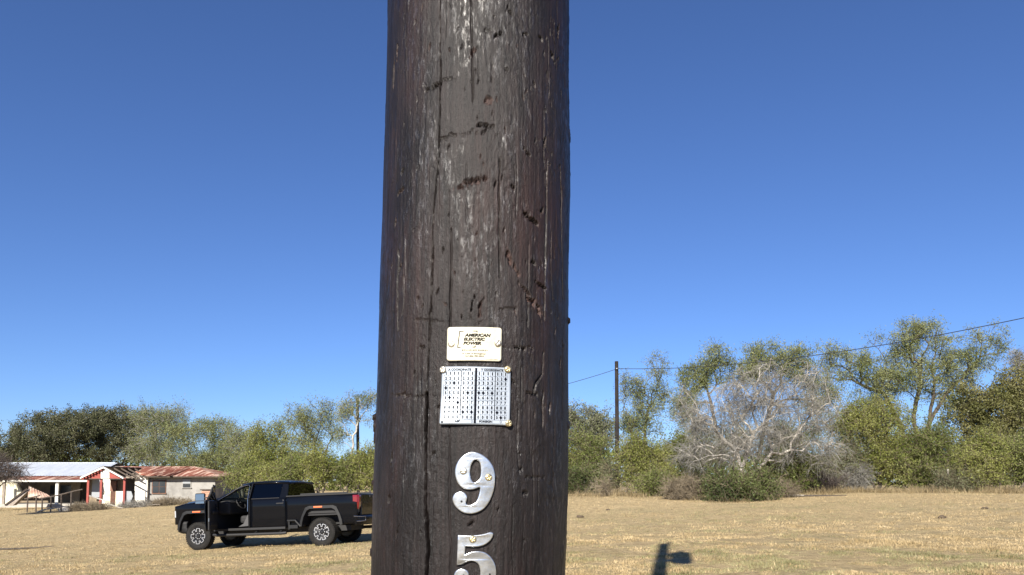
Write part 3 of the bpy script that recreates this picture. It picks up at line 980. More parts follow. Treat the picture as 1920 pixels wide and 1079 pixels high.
for h_, pts in ((h9, [(866, 940.5)]), (h5, [(869.5, 1078.5), (917, 1076.5)])):
    for q in pts:
        th, z = pole_hit(*q); c_ = pole_pt(th, z, .0030 + .0019)
        b = MB(); n_ = np.array([math.sin(th), -math.cos(th), 0]); u_ = np.array([math.cos(th), math.sin(th), 0])
        ring = [c_ + (u_ * math.cos(a) + np.array([0, 0, 1.]) * math.sin(a)) * .0013 for a in np.linspace(0, 2 * math.pi, 12, endpoint=False)]
        b.prism(ring, -n_ * .003); b.build('screw_hole', M_HOLE, h_)
# ------------------------------------------------------------------ black pickup truck with its driver door open
M_PAINT = mat('black_car_paint', (0.0025, 0.003, 0.0045), .25, 0.0, coat=.4, spec=.05)
M_TRIM = mat('dark_grey_plastic', (0.010, 0.0103, 0.011), .6, spec=.3)
M_BLACK = mat('matte_black_plastic', (0.010, 0.010, 0.011), .65)
M_INT = mat('black_interior', (0.014, 0.014, 0.015), .75)
M_SEATG = mat('grey_seat_fabric', (0.055, 0.055, 0.058), .7)
M_TYRE = mat('tyre_rubber', (0.008, 0.0078, 0.0075), .85, spec=.25, col2=(0.017, 0.0155, 0.014), nscale=12)
M_RIM = mat('satin_black_rim', (0.010, 0.010, 0.011), .35)
M_MACH = mat('machined_aluminium', (0.75, 0.75, 0.76), .28, .75)
M_CHROME = mat('dark_chrome', (0.35, 0.36, 0.38), .15, .95)
M_LIGHTS = mat('headlight_lens', (0.45, 0.47, 0.50), .1, .3)
M_TAIL = mat('red_tail_lens', (0.15, 0.006, 0.009), .12, coat=.8)
M_AMBER = mat('orange_reflector', (0.72, 0.16, 0.06), .3)
M_GDARK = glass_mat('tinted_glass', (0.02, 0.022, 0.024))
M_GCLEAR = glass_mat('clear_glass', (0.62, 0.68, 0.65))
M_MIRROR = mat('mirror_glass', (0.26, 0.29, 0.33), .03, 1.0)

truck = empty('pickup_truck', (0, 0, 0), 'black crew cab pickup truck parked on dry grass with its driver door open', 'pickup truck')
truck['_local'] = 1
WB = float(np.linalg.norm(TR_F - TR_R)); AX = WB / 2
TRK = 0.875
xa = Vector(TR_F - TR_R).normalized()
yl = Vector((-rt[0], -rt[1], 0.0)); yl = (yl - xa * yl.dot(xa)).normalized()
roll_z = (gz(*(TR_R + rt * 1.75)[:2]) - gz(*TR_R[:2])) / 1.75
yl = (yl + Vector((0, 0, -roll_z))).normalized(); yl = (yl - xa * yl.dot(xa)).normalized()
zl = xa.cross(yl)
cen = (Vector(TR_F) + Vector(TR_R)) / 2 - yl * TRK
cen.z = (gz(*TR_R[:2]) + gz(*TR_F[:2])) / 2 - yl.z * TRK - .012
truck.matrix_basis = Matrix(((xa.x, yl.x, zl.x, cen.x), (xa.y, yl.y, zl.y, cen.y), (xa.z, yl.z, zl.z, cen.z), (0, 0, 0, 1)))


def loc(name, parent=None, origin=(0, 0, 0), rotz=0.0):
    """local frame part: an object whose children are given in its own space"""
    o = bpy.data.objects.new(name, None); C.objects.link(o); o.parent = parent; o.location = origin; o.rotation_euler = (0, 0, rotz)
    o['_local'] = 1
    return o


def tp(b, name, m, parent=truck, **kw):
    parent['_local'] = 1
    return b.build(name, m, parent, **kw)


def half_w(x, z):
    zz = [.45, .62, .85, 1.08, 1.24, 1.40, 1.50]
    w = np.interp(z, zz, [.955, .975, 1.0, 1.005, 1.015, 1.0, .965])
    if x > 2.2: w *= 1 - .13 * ((x - 2.2) / .85) ** 2
    if x < -2.7: w *= 1 - .025 * ((-x - 2.7) / .5) ** 2
    return w


def panel(xs, zb, zt_, side, rows=10, th=.03):
    P = []
    for x in xs:
        a, c_ = zb(x), zt_(x)
        P.append([(x, side * half_w(x, a + (c_ - a) * k / rows), a + (c_ - a) * k / rows) for k in range(rows + 1)])
    b = MB(); b.grid(P)
    # inner skin keeps the panel from being paper thin
    Pi = [[(q[0], q[1] - side * th, q[2]) for q in r] for r in P]
    b.grid(Pi)
    n = len(xs); m_ = rows + 1
    for r_, ri in ((P[0], Pi[0]), (P[-1], Pi[-1])):
        b.grid([r_, ri])
    b.grid([[r_[0] for r_ in P], [r_[0] for r_ in Pi]]); b.grid([[r_[-1] for r_ in P], [r_[-1] for r_ in Pi]])
    me = b.mesh('panel')
    bm = bmesh.new(); bm.from_mesh(me); bmesh.ops.remove_doubles(bm, verts=bm.verts, dist=1e-4); bmesh.ops.recalc_face_normals(bm, faces=bm.faces); bm.to_mesh(me); bm.free()
    return me


ARCH_R = [(-.60, .60), (-.585, .72), (-.54, .88), (-.44, 1.06), (-.34, 1.11), (.34, 1.11), (.44, 1.06), (.54, .88), (.585, .72), (.60, .60)]


def arch(x, cx, base):
    d = x - cx
    if abs(d) >= .60: return base
    xs = [a for a, _ in ARCH_R]; zs = [c_ for _, c_ in ARCH_R]
    return max(float(np.interp(d, xs, zs)), base)


def xs_arch(x0, x1, cx):
    s_ = set(np.linspace(x0, x1, 26)); s_ |= {cx + a for a, _ in ARCH_R if x0 < cx + a < x1}
    s_ |= {cx - .602, cx + .602} if x0 < cx - .602 and cx + .602 < x1 else set()
    return sorted(s_)


BASE = .60
hood_z = lambda x: float(np.interp(x, [1.45, 2.0, 2.6, 2.95], [1.455, 1.43, 1.375, 1.32]))
for side in (1, -1):
    me = panel(xs_arch(1.475, 2.84, AX), lambda x: arch(x, AX, BASE if x < AX else .78), hood_z, side)
    f_ = link('front_fender', me, M_PAINT, truck, smooth=True)
    me = panel(xs_arch(-3.12, -.885, -AX), lambda x: arch(x, -AX, .62), lambda x: 1.485, side)
    bs_ = link('bed_side', me, M_PAINT, truck, smooth=True)
    me = panel(list(np.linspace(-.865, .285, 12)), lambda x: .58, lambda x: 1.47, side)
    rd = link('rear_door', me, M_PAINT, truck, smooth=True); rd['_local'] = 1
    b = MB(); b.box((-.70, side * 1.015, 1.30), (.24, .03, .035)); tp(b, 'handle', M_BLACK, rd, bevel=.008)
    # wheel arch flares
    for cx in (AX, -AX):
        b = MB()
        inn = [(a, c_ - .005) for a, c_ in ARCH_R]
        out_ = [(a * 1.12 + (0), c_ + (.075 if abs(a) < .5 else .02)) for a, c_ in ARCH_R]
        yo = side * 1.055; yi = side * .95
        rows_ = [[(cx + a, yi, c_) for a, c_ in inn], [(cx + a, yo, c_) for a, c_ in inn], [(cx + a, yo - side * .012, c_) for a, c_ in out_],
                 [(cx + a, yi, c_ + .01) for a, c_ in out_]]
        b.grid(rows_)
        b.add([r_[0] for r_ in rows_], [(0, 1, 2, 3)]); b.add([r_[-1] for r_ in rows_], [(3, 2, 1, 0)])
        fl = tp(b, 'wheel_arch_flare', M_TRIM, truck); fl['_local'] = 1
        b = MB(); b.box((cx + (.02 if cx > 0 else .08), side * 1.05, 1.150), (.27, .03, .042)); tp(b, 'side_reflector', M_AMBER, fl, bevel=.006)
        # inner wheel well
        b = MB(); b.grid([[(cx + a, side * .94, c_ + .02) for a, c_ in ARCH_R], [(cx + a, side * .50, c_ + .02) for a, c_ in ARCH_R]])
        b.add([(cx + a, side * .50, c_ + .02) for a, c_ in ARCH_R], [tuple(range(len(ARCH_R)))])
        tp(b, 'wheel_well', M_BLACK, fl)
# hood and cowl
P = []
for x in (1.475, 1.8, 2.1, 2.4, 2.6, 2.74, 2.84):
    w = half_w(x, hood_z(x))
    P.append([(x, y * w, hood_z(x) + .085 * (1 - abs(y) ** 3) * min(1, (2.93 - x) / .35) + (.02 if abs(abs(y) - .55) < .1 else 0)) for y in np.linspace(-1, 1, 21)])
b = MB(); b.grid(P); tp(b, 'hood', M_PAINT, truck, smooth=True, solid=.03)
b = MB(); b.box((1.42, 0, 1.44), (.16, 1.84, .10)); tp(b, 'cowl', M_BLACK, truck, bevel=.02)
# front end
b = MB(); b.box((2.81, 0, 1.03), (.14, 1.24, .46)); gr = tp(b, 'grille', M_BLACK, truck, bevel=.03); gr['_local'] = 1
for z_ in (.88, .96, 1.04, 1.12, 1.20):
    b = MB(); b.box((2.895, 0, z_), (.03, 1.12, .035)); tp(b, 'grille_bar', M_CHROME, gr)
P = [[(2.93 - .0 * k, y, z_) for k in (0,)] for y in (0,) for z_ in (0,)]
for side in (1, -1):
    b = MB(); b.box((2.75, side * .735, 1.11), (.18, .24, .36)); hl = tp(b, 'headlight', M_LIGHTS, truck, bevel=.04); hl['_local'] = 1
    b = MB(); b.box((2.83, side * .72, 1.11), (.06, .16, .08)); tp(b, 'lamp_bezel', M_BLACK, hl, bevel=.01)
    b = MB(); b.grid([[(x, side * (half_w(x, z_) + .006), z_) for x in (2.80, 2.825, 2.845)] for z_ in (1.0, 1.08, 1.15, 1.20)]); tp(b, 'side_lens', M_LIGHTS, hl, solid=.01)
P = []
for z_, ins in ((.50, .16), (.56, .03), (.68, .0), (.80, .0), (.87, .04)):
    row = []
    for t_ in np.linspace(-1, 1, 25):
        y = t_ * .995
        x = 2.95 - .24 * abs(t_) ** 3.2 - ins - (.30 * max(0, abs(t_) - .93) / .07)
        row.append((x, y * (1 - ins * .25), z_))
    P.append(row)
b = MB(); b.grid(P); tp(b, 'front_bumper', M_TRIM, truck, smooth=True, solid=.06)
# cab: sills, floor, far front door, pillars, roof
for side in (1, -1):
    b = MB(); b.box((.32, side * .93, .575), (2.34, .12, .07)); tp(b, 'sill', M_BLACK, truck, bevel=.01)
    b = MB(); b.tube([(1.46, side * 1.04, .44), (1.3, side * 1.07, .42), (-.75, side * 1.07, .42), (-.92, side * 1.05, .43)], .042, 8)
    st = tp(b, 'side_step', M_BLACK, truck); st['_local'] = 1
    for x in (1.1, .1, -.7):
        b = MB(); b.bar((x, side * 1.05, .43), (x, side * .8, .55), .05, .04); tp(b, 'step_bracket', M_TRIM, st)
    # small bed step behind the cab
    b = MB(); b.tube([(-.95, side * 1.03, .78), (-1.2, side * 1.045, .78), (-1.36, side * 1.03, .60)], .03, 8)
    b.tube([(-1.0, side * 1.03, .78), (-1.0, side * 1.03, .52)], .03, 8); b.box((-1.15, side * 1.0, .60), (.26, .10, .10)); tp(b, 'bed_step', M_TRIM, truck)
me = panel(list(np.linspace(.305, 1.46, 12)), lambda x: .58, lambda x: 1.47, -1)
link('front_door', me, M_PAINT, truck, smooth=True)
b = MB(); b.box((.3, 0, .56), (2.34, 1.80, .05)); tp(b, 'cab_floor', M_INT, truck)
b = MB(); b.box((1.44, 0, .98), (.05, 1.80, .86)); tp(b, 'firewall', M_INT, truck)
b = MB(); b.box((-.875, 0, 1.02), (.04, 1.86, .88)); tp(b, 'cab_rear_wall', M_PAINT, truck)
RZ = 1.965
RW = .765
roof_pts = [(.62, -.10), (.45, -.035), (.2, -.005), (-.2, 0), (-.55, -.012), (-.80, -.045), (-.90, -.075)]
P = []
for x, dz in roof_pts:
    P.append([(x, y * RW, RZ + dz + .045 * (1 - abs(y) ** 2.6)) for y in np.linspace(-1, 1, 17)])
b = MB(); b.grid(P); rf = tp(b, 'cab_roof', M_PAINT, truck, smooth=True, solid=.045); rf['_local'] = 1
for k_, y in enumerate((-.5, -.25, 0, .25, .5)):
    b = MB(); b.box((-.72 if k_ else -.74, y, RZ + .028), (.10, .05, .018)); tp(b, 'roof_marker', M_BLACK, rf, bevel=.006)
for side in (1, -1):
    s_ = side
    # A pillar, roof rail, B and C pillars
    b = MB(); b.bar((1.42, s_ * .93, 1.45), (.58, s_ * .76, RZ - .09), .07, .075); tp(b, 'front_pillar', M_PAINT, truck, bevel=.012)
    b = MB(); b.tube([(.62, s_ * .775, RZ - .10), (.3, s_ * .785, RZ - .035), (-.3, s_ * .785, RZ - .03), (-.88, s_ * .775, RZ - .07)], .05, 8); tp(b, 'roof_rail', M_PAINT, truck, smooth=True)
    b = MB(); b.bar((.30, s_ * .955, .62), (.30, s_ * .965, 1.47), .06, .13); b.bar((.30, s_ * .965, 1.46), (.27, s_ * .79, RZ - .04), .05, .12); tp(b, 'centre_pillar', M_PAINT, truck, bevel=.01)
    b = MB(); b.prism([(-.905, s_ * .96, 1.46), (-.66, s_ * .965, 1.46), (-.70, s_ * .80, RZ - .05), (-.86, s_ * .79, RZ - .05)], (0, -s_ * .05, 0)); tp(b, 'rear_pillar', M_PAINT, truck, bevel=.01)
    # rear side glass
    b = MB(); b.prism([(-.66, s_ * .962, 1.465), (.25, s_ * .962, 1.465), (.215, s_ * .80, RZ - .06), (-.69, s_ * .80, RZ - .06)], (0, -s_ * .008, 0)); tp(b, 'rear_side_window', M_GDARK, truck)
    b = MB(); b.tube([(-.66, s_ * .970, 1.46), (.25, s_ * .970, 1.46)], .014, 6); tp(b, 'window_trim', M_BLACK, truck)
# far side front window glass
b = MB(); b.prism([(.34, -.958, 1.465), (1.34, -.945, 1.465), (.62, -.80, RZ - .12), (.32, -.80, RZ - .06)], (0, .008, 0)); tp(b, 'front_side_window', M_GCLEAR, truck)
b = MB(); b.prism([(1.40, -.90, 1.47), (1.40, .90, 1.47), (.60, .73, RZ - .08), (.60, -.73, RZ - .08)], (-.004, 0, .008)); tp(b, 'windscreen', M_GCLEAR, truck)
b = MB(); b.prism([(-.895, -.88, 1.46), (-.895, .88, 1.46), (-.865, .75, RZ - .07), (-.865, -.75, RZ - .07)], (.008, 0, 0)); tp(b, 'rear_window', M_GDARK, truck)
# silver seal line round the open doorway
b = MB(); b.tube([(1.36, .955, 1.47), (1.10, .935, 1.60), (.80, .875, 1.78), (.60, .83, 1.865), (.45, .82, RZ - .075), (.385, .825, RZ - .085), (.375, .86, 1.8), (.375, .965, 1.45), (.375, .975, 1.1)], .012, 6)
tp(b, 'doorway_seal', M_CHROME, truck)
# interior
b = MB(); b.box((1.22, 0, 1.24), (.42, 1.78, .42)); tp(b, 'dashboard', M_INT, truck, bevel=.06)
for y in (.42, -.42):
    b = MB(); b.box((.52, y, .86), (.56, .56, .24)); se = tp(b, 'front_seat', M_INT, truck, bevel=.07); se['_local'] = 1
    b = MB(); b.box((.22, y, 1.24), (.20, .54, .72), Matrix.Rotation(-.18, 3, 'Y')); tp(b, 'seat_back', M_INT, se, bevel=.07)
    b = MB(); b.box((.14, y, 1.70), (.12, .28, .20)); tp(b, 'headrest', M_INT, se, bevel=.05)
b = MB(); b.box((-.55, 0, 1.10), (.5, 1.6, .85)); tp(b, 'rear_seat', M_INT, truck, bevel=.08)
b = MB(); b.prism([(.40, .80, .66), (.80, .80, .64), (.62, .80, .74), (.50, .80, .98), (.40, .80, 1.06)], (0, -.06, 0)); tp(b, 'seat_side_trim', M_SEATG, truck, bevel=.015)
# steering wheel: ring + hub, tilted
c0 = Vector((.93, .42, 1.36)); nrm = Vector((-.86, 0, .5)).normalized(); u_ = Vector((0, 1, 0)); w_ = nrm.cross(u_)
b = MB(); b.tube([c0 + (u_ * math.cos(a) + w_ * math.sin(a)) * .19 for a in np.linspace(0, 2 * math.pi, 25)], .017, 6, caps=False)
for a in (0, math.pi, -math.pi / 2): b.bar(c0, c0 + (u_ * math.cos(a) + w_ * math.sin(a)) * .18, .03, .04)
b.bar(c0, c0 - nrm * .3, .07, .07); tp(b, 'steering_wheel', M_BLACK, truck)
# open driver door: own frame on its hinge, swung out
door = loc('front_door', truck, (1.455, .955, 0), -math.radians(69))
tag(door, 'open driver door with large towing mirror')
XD = -1.13
P = []
for x in np.linspace(0, XD, 10):
    P.append([(x, half_w(1.455 + x, z_) - .955, z_) for z_ in np.linspace(.58, 1.47, 10)])
b = MB(); b.grid(P); tp(b, 'outer_skin', M_PAINT, door, smooth=True, solid=.02)
b = MB(); b.prism([(-.02, -.075, .60), (XD + .02, -.075, .60), (XD + .02, -.075, 1.46), (-.02, -.075, 1.46)], (0, .045, 0)); tp(b, 'inner_panel', M_INT, door, bevel=.02)
b = MB(); b.prism([(-.15, -.10, .70), (XD + .1, -.10, .74), (XD + .12, -.10, .86), (-.2, -.10, .80)], (0, .03, 0)); tp(b, 'door_pocket', M_BLACK, door, bevel=.01)
b = MB(); b.box((-.55, -.11, 1.12), (.7, .07, .09)); tp(b, 'armrest', M_BLACK, door, bevel=.02)
b = MB(); b.tube([(-.30, -.10, 1.16), (-.36, -.11, 1.28), (-.50, -.11, 1.34)], .016, 6); tp(b, 'pull_handle', M_CHROME, door)
b = MB(); b.tube([(XD + .03, -.06, .85), (XD + .03, -.06, .95)], .02, 6); tp(b, 'latch', M_CHROME, door)
b = MB(); b.tube([(-.10, -.03, 1.46), (-.36, -.05, 1.60), (-.66, -.11, 1.78), (-.86, -.155, 1.865), (-1.02, -.175, 1.88), (-1.085, -.16, 1.82), (-1.10, -.10, 1.65), (-1.11, -.02, 1.46)], .034, 8)
tp(b, 'window_frame', M_BLACK, door, smooth=True)
b = MB(); b.prism([(-.16, -.035, 1.47), (-1.09, -.035, 1.47), (-1.07, -.165, 1.83), (-.88, -.165, 1.85)], (0, .006, 0)); tp(b, 'window_glass', M_GDARK, door)
b = MB(); b.box((-.75, .055, 1.30), (.24, .03, .035)); tp(b, 'handle', M_BLACK, door, bevel=.008)
b = MB(); b.bar((-.16, .03, 1.44), (-.16, .30, 1.47), .07, .05); b.bar((-.16, .03, 1.56), (-.16, .30, 1.56), .05, .04); tp(b, 'mirror_arm', M_BLACK, door, bevel=.01)
b = MB(); b.box((-.13, .40, 1.535), (.13, .29, .33)); mh = tp(b, 'mirror_housing', M_BLACK, door, bevel=.04); mh['_local'] = 1
b = MB(); b.box((-.197, .40, 1.575), (.012, .25, .20)); tp(b, 'mirror_glass', M_MIRROR, mh, bevel=.004)
b = MB(); b.box((-.197, .40, 1.425), (.012, .25, .075)); tp(b, 'mirror_glass', M_MIRROR, mh, bevel=.004)
# far side mirror
b = MB(); b.bar((1.30, -.93, 1.48), (1.30, -1.24, 1.48), .06, .05); b.box((1.33, -1.33, 1.535), (.13, .29, .33)); tp(b, 'side_mirror', M_BLACK, truck, bevel=.03)
# bed
b = MB(); b.box((-2.0, 0, .93), (2.2, 1.78, .06)); tp(b, 'bed_floor', M_BLACK, truck)
for side in (1, -1):
    b = MB(); b.box((-2.0, side * .90, 1.22), (2.2, .05, .52)); tp(b, 'bed_inner_wall', M_BLACK, truck)
    b = MB(); b.box((-2.0, side * .935, 1.495), (2.24, .10, .035)); tp(b, 'bed_rail_cap', M_BLACK, truck, bevel=.01)
    b = MB(); b.box((-2.05, side * .90, 1.535), (1.5, .04, .045)); tp(b, 'tie_rail', M_BLACK, truck, bevel=.01)
b = MB(); b.box((-.92, 0, 1.22), (.05, 1.80, .54)); tp(b, 'bed_front_wall', M_PAINT, truck, bevel=.01)
b = MB(); b.box((-3.14, 0, 1.17), (.07, 1.58, .62)); tg = tp(b, 'tailgate', M_PAINT, truck, bevel=.02); tg['_local'] = 1
b = MB(); b.box((-3.18, 0, 1.41), (.03, .36, .07)); tp(b, 'tailgate_handle', M_BLACK, tg, bevel=.01)
b = MB(); b.box((-3.178, 0, 1.22), (.012, 1.3, .03)); tp(b, 'tailgate_crease', M_PAINT, tg, bevel=.005)
for side in (1, -1):
    b = MB(); b.prism([(-3.165, side * .815, 1.44), (-3.165, side * .95, 1.44), (-3.05, side * .992, 1.44), (-3.05, side * .985, 1.06), (-3.13, side * .93, 1.02), (-3.165, side * .815, 1.06)][0:6], (0, 0, .001))
    b = MB()
    ring = lambda z_, k: [(-3.172 + k, side * .80, z_), (-3.172 + k, side * .93, z_), (-3.12, side * (.995 - k), z_), (-3.00 + k, side * (1.002 - k * .5), z_), (-3.00 + k, side * .93, z_), (-3.1, side * .80, z_)]
    L = [ring(1.45, .01), ring(1.40, 0), ring(1.25, 0), ring(1.12, .015), ring(1.04, .04)]
    for a_, c_ in zip(L[:-1], L[1:]):
        n_ = 6; b.add(a_ + c_, [(i, (i + 1) % n_, (i + 1) % n_ + n_, i + n_) for i in range(n_)])
    b.add(L[0], [tuple(range(6))]); b.add(L[-1], [tuple(range(5, -1, -1))])
    tl = tp(b, 'tail_light', M_TAIL, truck)
b = MB()
P = []
for z_, o_ in ((.58, .05), (.64, 0), (.80, 0), (.86, .03)):
    P.append([(-3.30 + o_ + .10 * abs(t_) ** 3 + (.14 * max(0, abs(t_) - .95) / .05), t_ * .985, z_) for t_ in np.linspace(-1, 1, 21)])
b.grid(P); rb = tp(b, 'rear_bumper', M_PAINT, truck, smooth=True, solid=.1); rb['_local'] = 1
for side in (1, -1):
    b = MB(); b.tube([(-3.02, side * .99, .84), (-3.12, side * .995, .83), (-3.215, side * .93, .82), (-3.27, side * .75, .82), (-3.27, side * .74, .70), (-3.21, side * .93, .69), (-3.10, side * .99, .69)], .014, 6); tp(b, 'bumper_step_trim', M_CHROME, rb)
b = MB(); b.box((-3.32, 0, .76), (.02, .40, .14)); tp(b, 'plate_recess', M_BLACK, rb)
# chassis
b = MB(); b.box((0, 0, .50), (5.4, .95, .16)); b.build('chassis_frame', M_BLACK, truck)
b = MB(); b.tube([(-AX, -.8, .40), (-AX, .8, .40)], .07, 10); b.lathe([(.05, -.16), (.18, -.1), (.18, .1), (.05, .16)], (-AX, 0, .40), 'x', 14); tp(b, 'rear_axle', M_BLACK, truck)
b = MB(); b.tube([(AX, -.8, .42), (AX, .8, .42)], .06, 10); tp(b, 'front_axle', M_BLACK, truck)
b = MB(); b.tube([(-1.9, -.55, .45), (-2.9, -.62, .48), (-3.1, -.8, .46)], .05, 8); tp(b, 'exhaust', M_BLACK, truck)
# wheels
WR = .418
tyre_b = MB(); tyre_b.lathe([(.27, -.13), (.33, -.145), (.385, -.135), (.412, -.105), (.416, -.05), (.416, .05), (.412, .105), (.385, .135), (.33, .145), (.27, .13)], (0, 0, 0), 'y', 56, close=True)
for k_ in range(44):
    a = 2 * math.pi * k_ / 44
    for yy, tw in ((-.105, .25), (-.037, -.25), (.037, .25), (.105, -.25)):
        R3 = Matrix.Rotation(-a, 3, 'Y')
        c_ = R3 @ Vector((WR - .008, yy, 0)); tyre_b.box(c_, (.022, .052, .034), R3 @ Matrix.Rotation(tw, 3, 'X'))
tyre_me = tyre_b.mesh('tyre')
rim_b = MB(); rim_b.lathe([(.05, .075), (.13, .07), (.215, .045), (.235, .05), (.245, .11), (.270, .128), (.278, .125), (.272, .0), (.25, -.12), (.2, -.13), (.0, -.13)], (0, 0, 0), 'y', 48)
for k_ in range(8):
    a0 = 2 * math.pi * (k_ + .5) / 8
    # spoke: two converging black ribs
    for da in (-.10, .10):
        p1 = Vector((math.cos(a0 + da * 1.8) * .09, .10, math.sin(a0 + da * 1.8) * .09)); p2 = Vector((math.cos(a0 + da) * .255, .112, math.sin(a0 + da) * .255))
        rim_b.bar(p1, p2, .03, .03)
rim_me = rim_b.mesh('rim')
lip_b = MB(); lip_b.lathe([(.252, .118), (.268, .131), (.279, .129), (.270, .116)], (0, 0, 0), 'y', 48, close=True); lip_me = lip_b.mesh('rim_lip')
mach_b = MB(); pts = []
for k_ in range(8):
    a0 = 2 * math.pi * k_ / 8
    for (r_, da) in ((.232, -.27), (.232, -.13), (.150, -.10), (.150, .10), (.232, .13), (.232, .27)):
        pts.append(Vector((math.cos(a0 + da) * r_, .128, math.sin(a0 + da) * r_)))
seen = []
for i in range(len(pts)):
    a_, c_ = pts[i], pts[(i + 1) % len(pts)]
    mach_b.bar(a_, c_, .010, .014)
mach_me = mach_b.mesh('machined_edge')
cap_b = MB(); cap_b.lathe([(.062, .07), (.062, .13), (.05, .142), (.0, .144)], (0, 0, 0), 'y', 24); cap_me = cap_b.mesh('hub_cap')
lug_b = MB(); lug_b.lathe([(.012, .07), (.012, .115), (.0, .118)], (0, 0, 0), 'y', 8); lug_me = lug_b.mesh('wheel_nut')
for me_ in (tyre_me, rim_me, lip_me, mach_me, cap_me): pass
for cx in (AX, -AX):
    for side in (1, -1):
        w0 = bpy.data.objects.new('wheel', tyre_me.copy() if False else None); C.objects.link(w0); w0.parent = truck
        w0.location = (cx, side * (TRK), WR + .0); w0.rotation_euler = (0, random.random() * 6, 0 if side > 0 else math.pi); w0['_local'] = 1
        for me_, nm, mm_ in ((tyre_me, 'tyre', M_TYRE), (rim_me, 'rim', M_RIM), (lip_me, 'rim_lip', M_TRIM), (mach_me, 'machined_edge', M_MACH), (cap_me, 'hub_cap', M_RIM)):
            link(nm, me_, mm_, w0, smooth=False)
        for k_ in range(8):
            a = 2 * math.pi * k_ / 8
            n_ = link('wheel_nut', lug_me, M_MACH, w0); n_.location = (.085 * math.cos(a), 0, .085 * math.sin(a))

# ------------------------------------------------------------------ the derelict house
def H(px, py, d): return px3(px, py, d)


M_ZINC = mat('galvanised_roof_sheet', (0.40, 0.435, 0.48), .5, .2, col2=(0.52, 0.55, 0.60), nscale=1.2, detail=9, stretch=(1.5, .5, .5))
M_RUST = mat('rusty_roof_sheet', (0.175, 0.055, 0.032), .75, 0, col2=(0.50, 0.34, 0.26), nscale=1.7, stretch=(1.6, .22, .22), lo=.49, hi=.58, detail=5, objrand=.28)
M_RUST2 = mat('pale_rusty_sheet', (0.32, 0.17, 0.11), .7, 0, col2=(0.52, 0.40, 0.31), nscale=1.6, lo=.35, hi=.65)
M_WALLG = mat('weathered_grey_plaster', (0.17, 0.165, 0.155), .9, 0, col2=(0.265, 0.258, 0.243), nscale=1.0, bump=.01, detail=9, lo=.32, hi=.58)
M_WALLW = mat('peeling_white_paint', (0.42, 0.40, 0.35), .85, 0, col2=(0.68, 0.66, 0.60), nscale=2.2, bump=.006, detail=9, lo=.34, hi=.52)
M_CREAMW = mat('cream_wall', (0.60, 0.56, 0.42), .85, 0, col2=(0.40, 0.37, 0.27), nscale=1.6, lo=.5, hi=.7)
M_TANW = mat('bare_tan_board', (0.23, 0.18, 0.12), .9, 0, col2=(0.14, 0.11, 0.08), nscale=2)
M_RED = mat('faded_red_paint', (0.27, 0.05, 0.038), .75, 0, col2=(0.20, 0.045, 0.035), nscale=4)
M_WOODG = mat('grey_weathered_timber', (0.17, 0.14, 0.11), .9, 0, col2=(0.27, 0.23, 0.19), nscale=6, stretch=(1, 1, 1))
M_WOODD = mat('dark_timber', (0.05, 0.038, 0.03), .9, 0, col2=(0.09, 0.07, 0.055), nscale=5)
M_DARKIN = mat('opening_shade_tone', (0.05, 0.045, 0.04), .95)  # flat dark tone standing in for the shade inside an opening
M_BROWN = mat('brown_door', (0.16, 0.075, 0.045), .7, 0, col2=(0.10, 0.05, 0.03), nscale=5)
M_GREYP = mat('grey_panel', (0.24, 0.26, 0.28), .7)
M_PANE = mat('dusty_window_pane', (0.03, 0.035, 0.04), .15)
M_CONC = mat('old_concrete', (0.36, 0.34, 0.30), .95, 0, col2=(0.28, 0.26, 0.23), nscale=3)

hz0 = gz(*H(200, 945, 67)[:2])
house = empty('derelict_house', (H(200, 945, 67)[0], 67, hz0), 'derelict single storey house with grey metal roof, red gabled porch and rusty wing', 'house')


def slab(name, px0, px1, py0, py1, d, th, m, parent=None, to_ground=False, **kw):
    a = H(px0, py0, d); c_ = H(px1, py1, d)
    z0 = c_[2] if not to_ground else hz0 - .3
    b = MB(); b.box(((a[0] + c_[0]) / 2, d + th / 2, (a[2] + z0) / 2), (c_[0] - a[0], th, a[2] - z0))
    return b.build(name, m, parent if parent is not None else house, **kw)


def flatpoly(name, pts, d, th, m, parent=None, **kw):
    b = MB(); b.prism([H(x, y, d) for x, y in pts], (0, th, 0)); return b.build(name, m, parent if parent is not None else house, **kw)


def roof_panels(parent, A, B, Cc, D, n, m, amp=.018, mess=.0, name='roof_panel', ribs=5, seed=3):
    """ribbed metal sheets over the quad A(eave left) B(eave right) C(ridge right) D(ridge left)"""
    A, B, Cc, D = [np.array(q, float) for q in (A, B, Cc, D)]
    nn = np.cross(B - A, D - A); nn /= np.linalg.norm(nn); nn = nn if nn[2] > 0 else -nn
    r = np.random.default_rng(seed)
    for i in range(n):
        t0, t1 = i / n, (i + 1) / n + .012
        dl = r.normal(0, mess); tw = r.normal(0, mess * .3)
        rows_ = []
        for v in (0, .33, .66, 1):
            row = []
            for k_ in range(ribs * 4 + 1):
                t = t0 + (t1 - t0) * k_ / (ribs * 4)
                e = A + (B - A) * t; g = D + (Cc - D) * t
                p_ = e + (g - e) * (v * 1.0 - dl * .04 * (v == 0))
                h = amp * (1 if k_ % 4 in (1,) else 0) + .006 * (i % 2) + abs(dl) * .10 * (1 - v) * (r.random() * .3 + .7)
                row.append(p_ + nn * (h + .012))
            rows_.append(row)
        b = MB(); b.grid(rows_); b.build(name, m, parent, solid=.004)


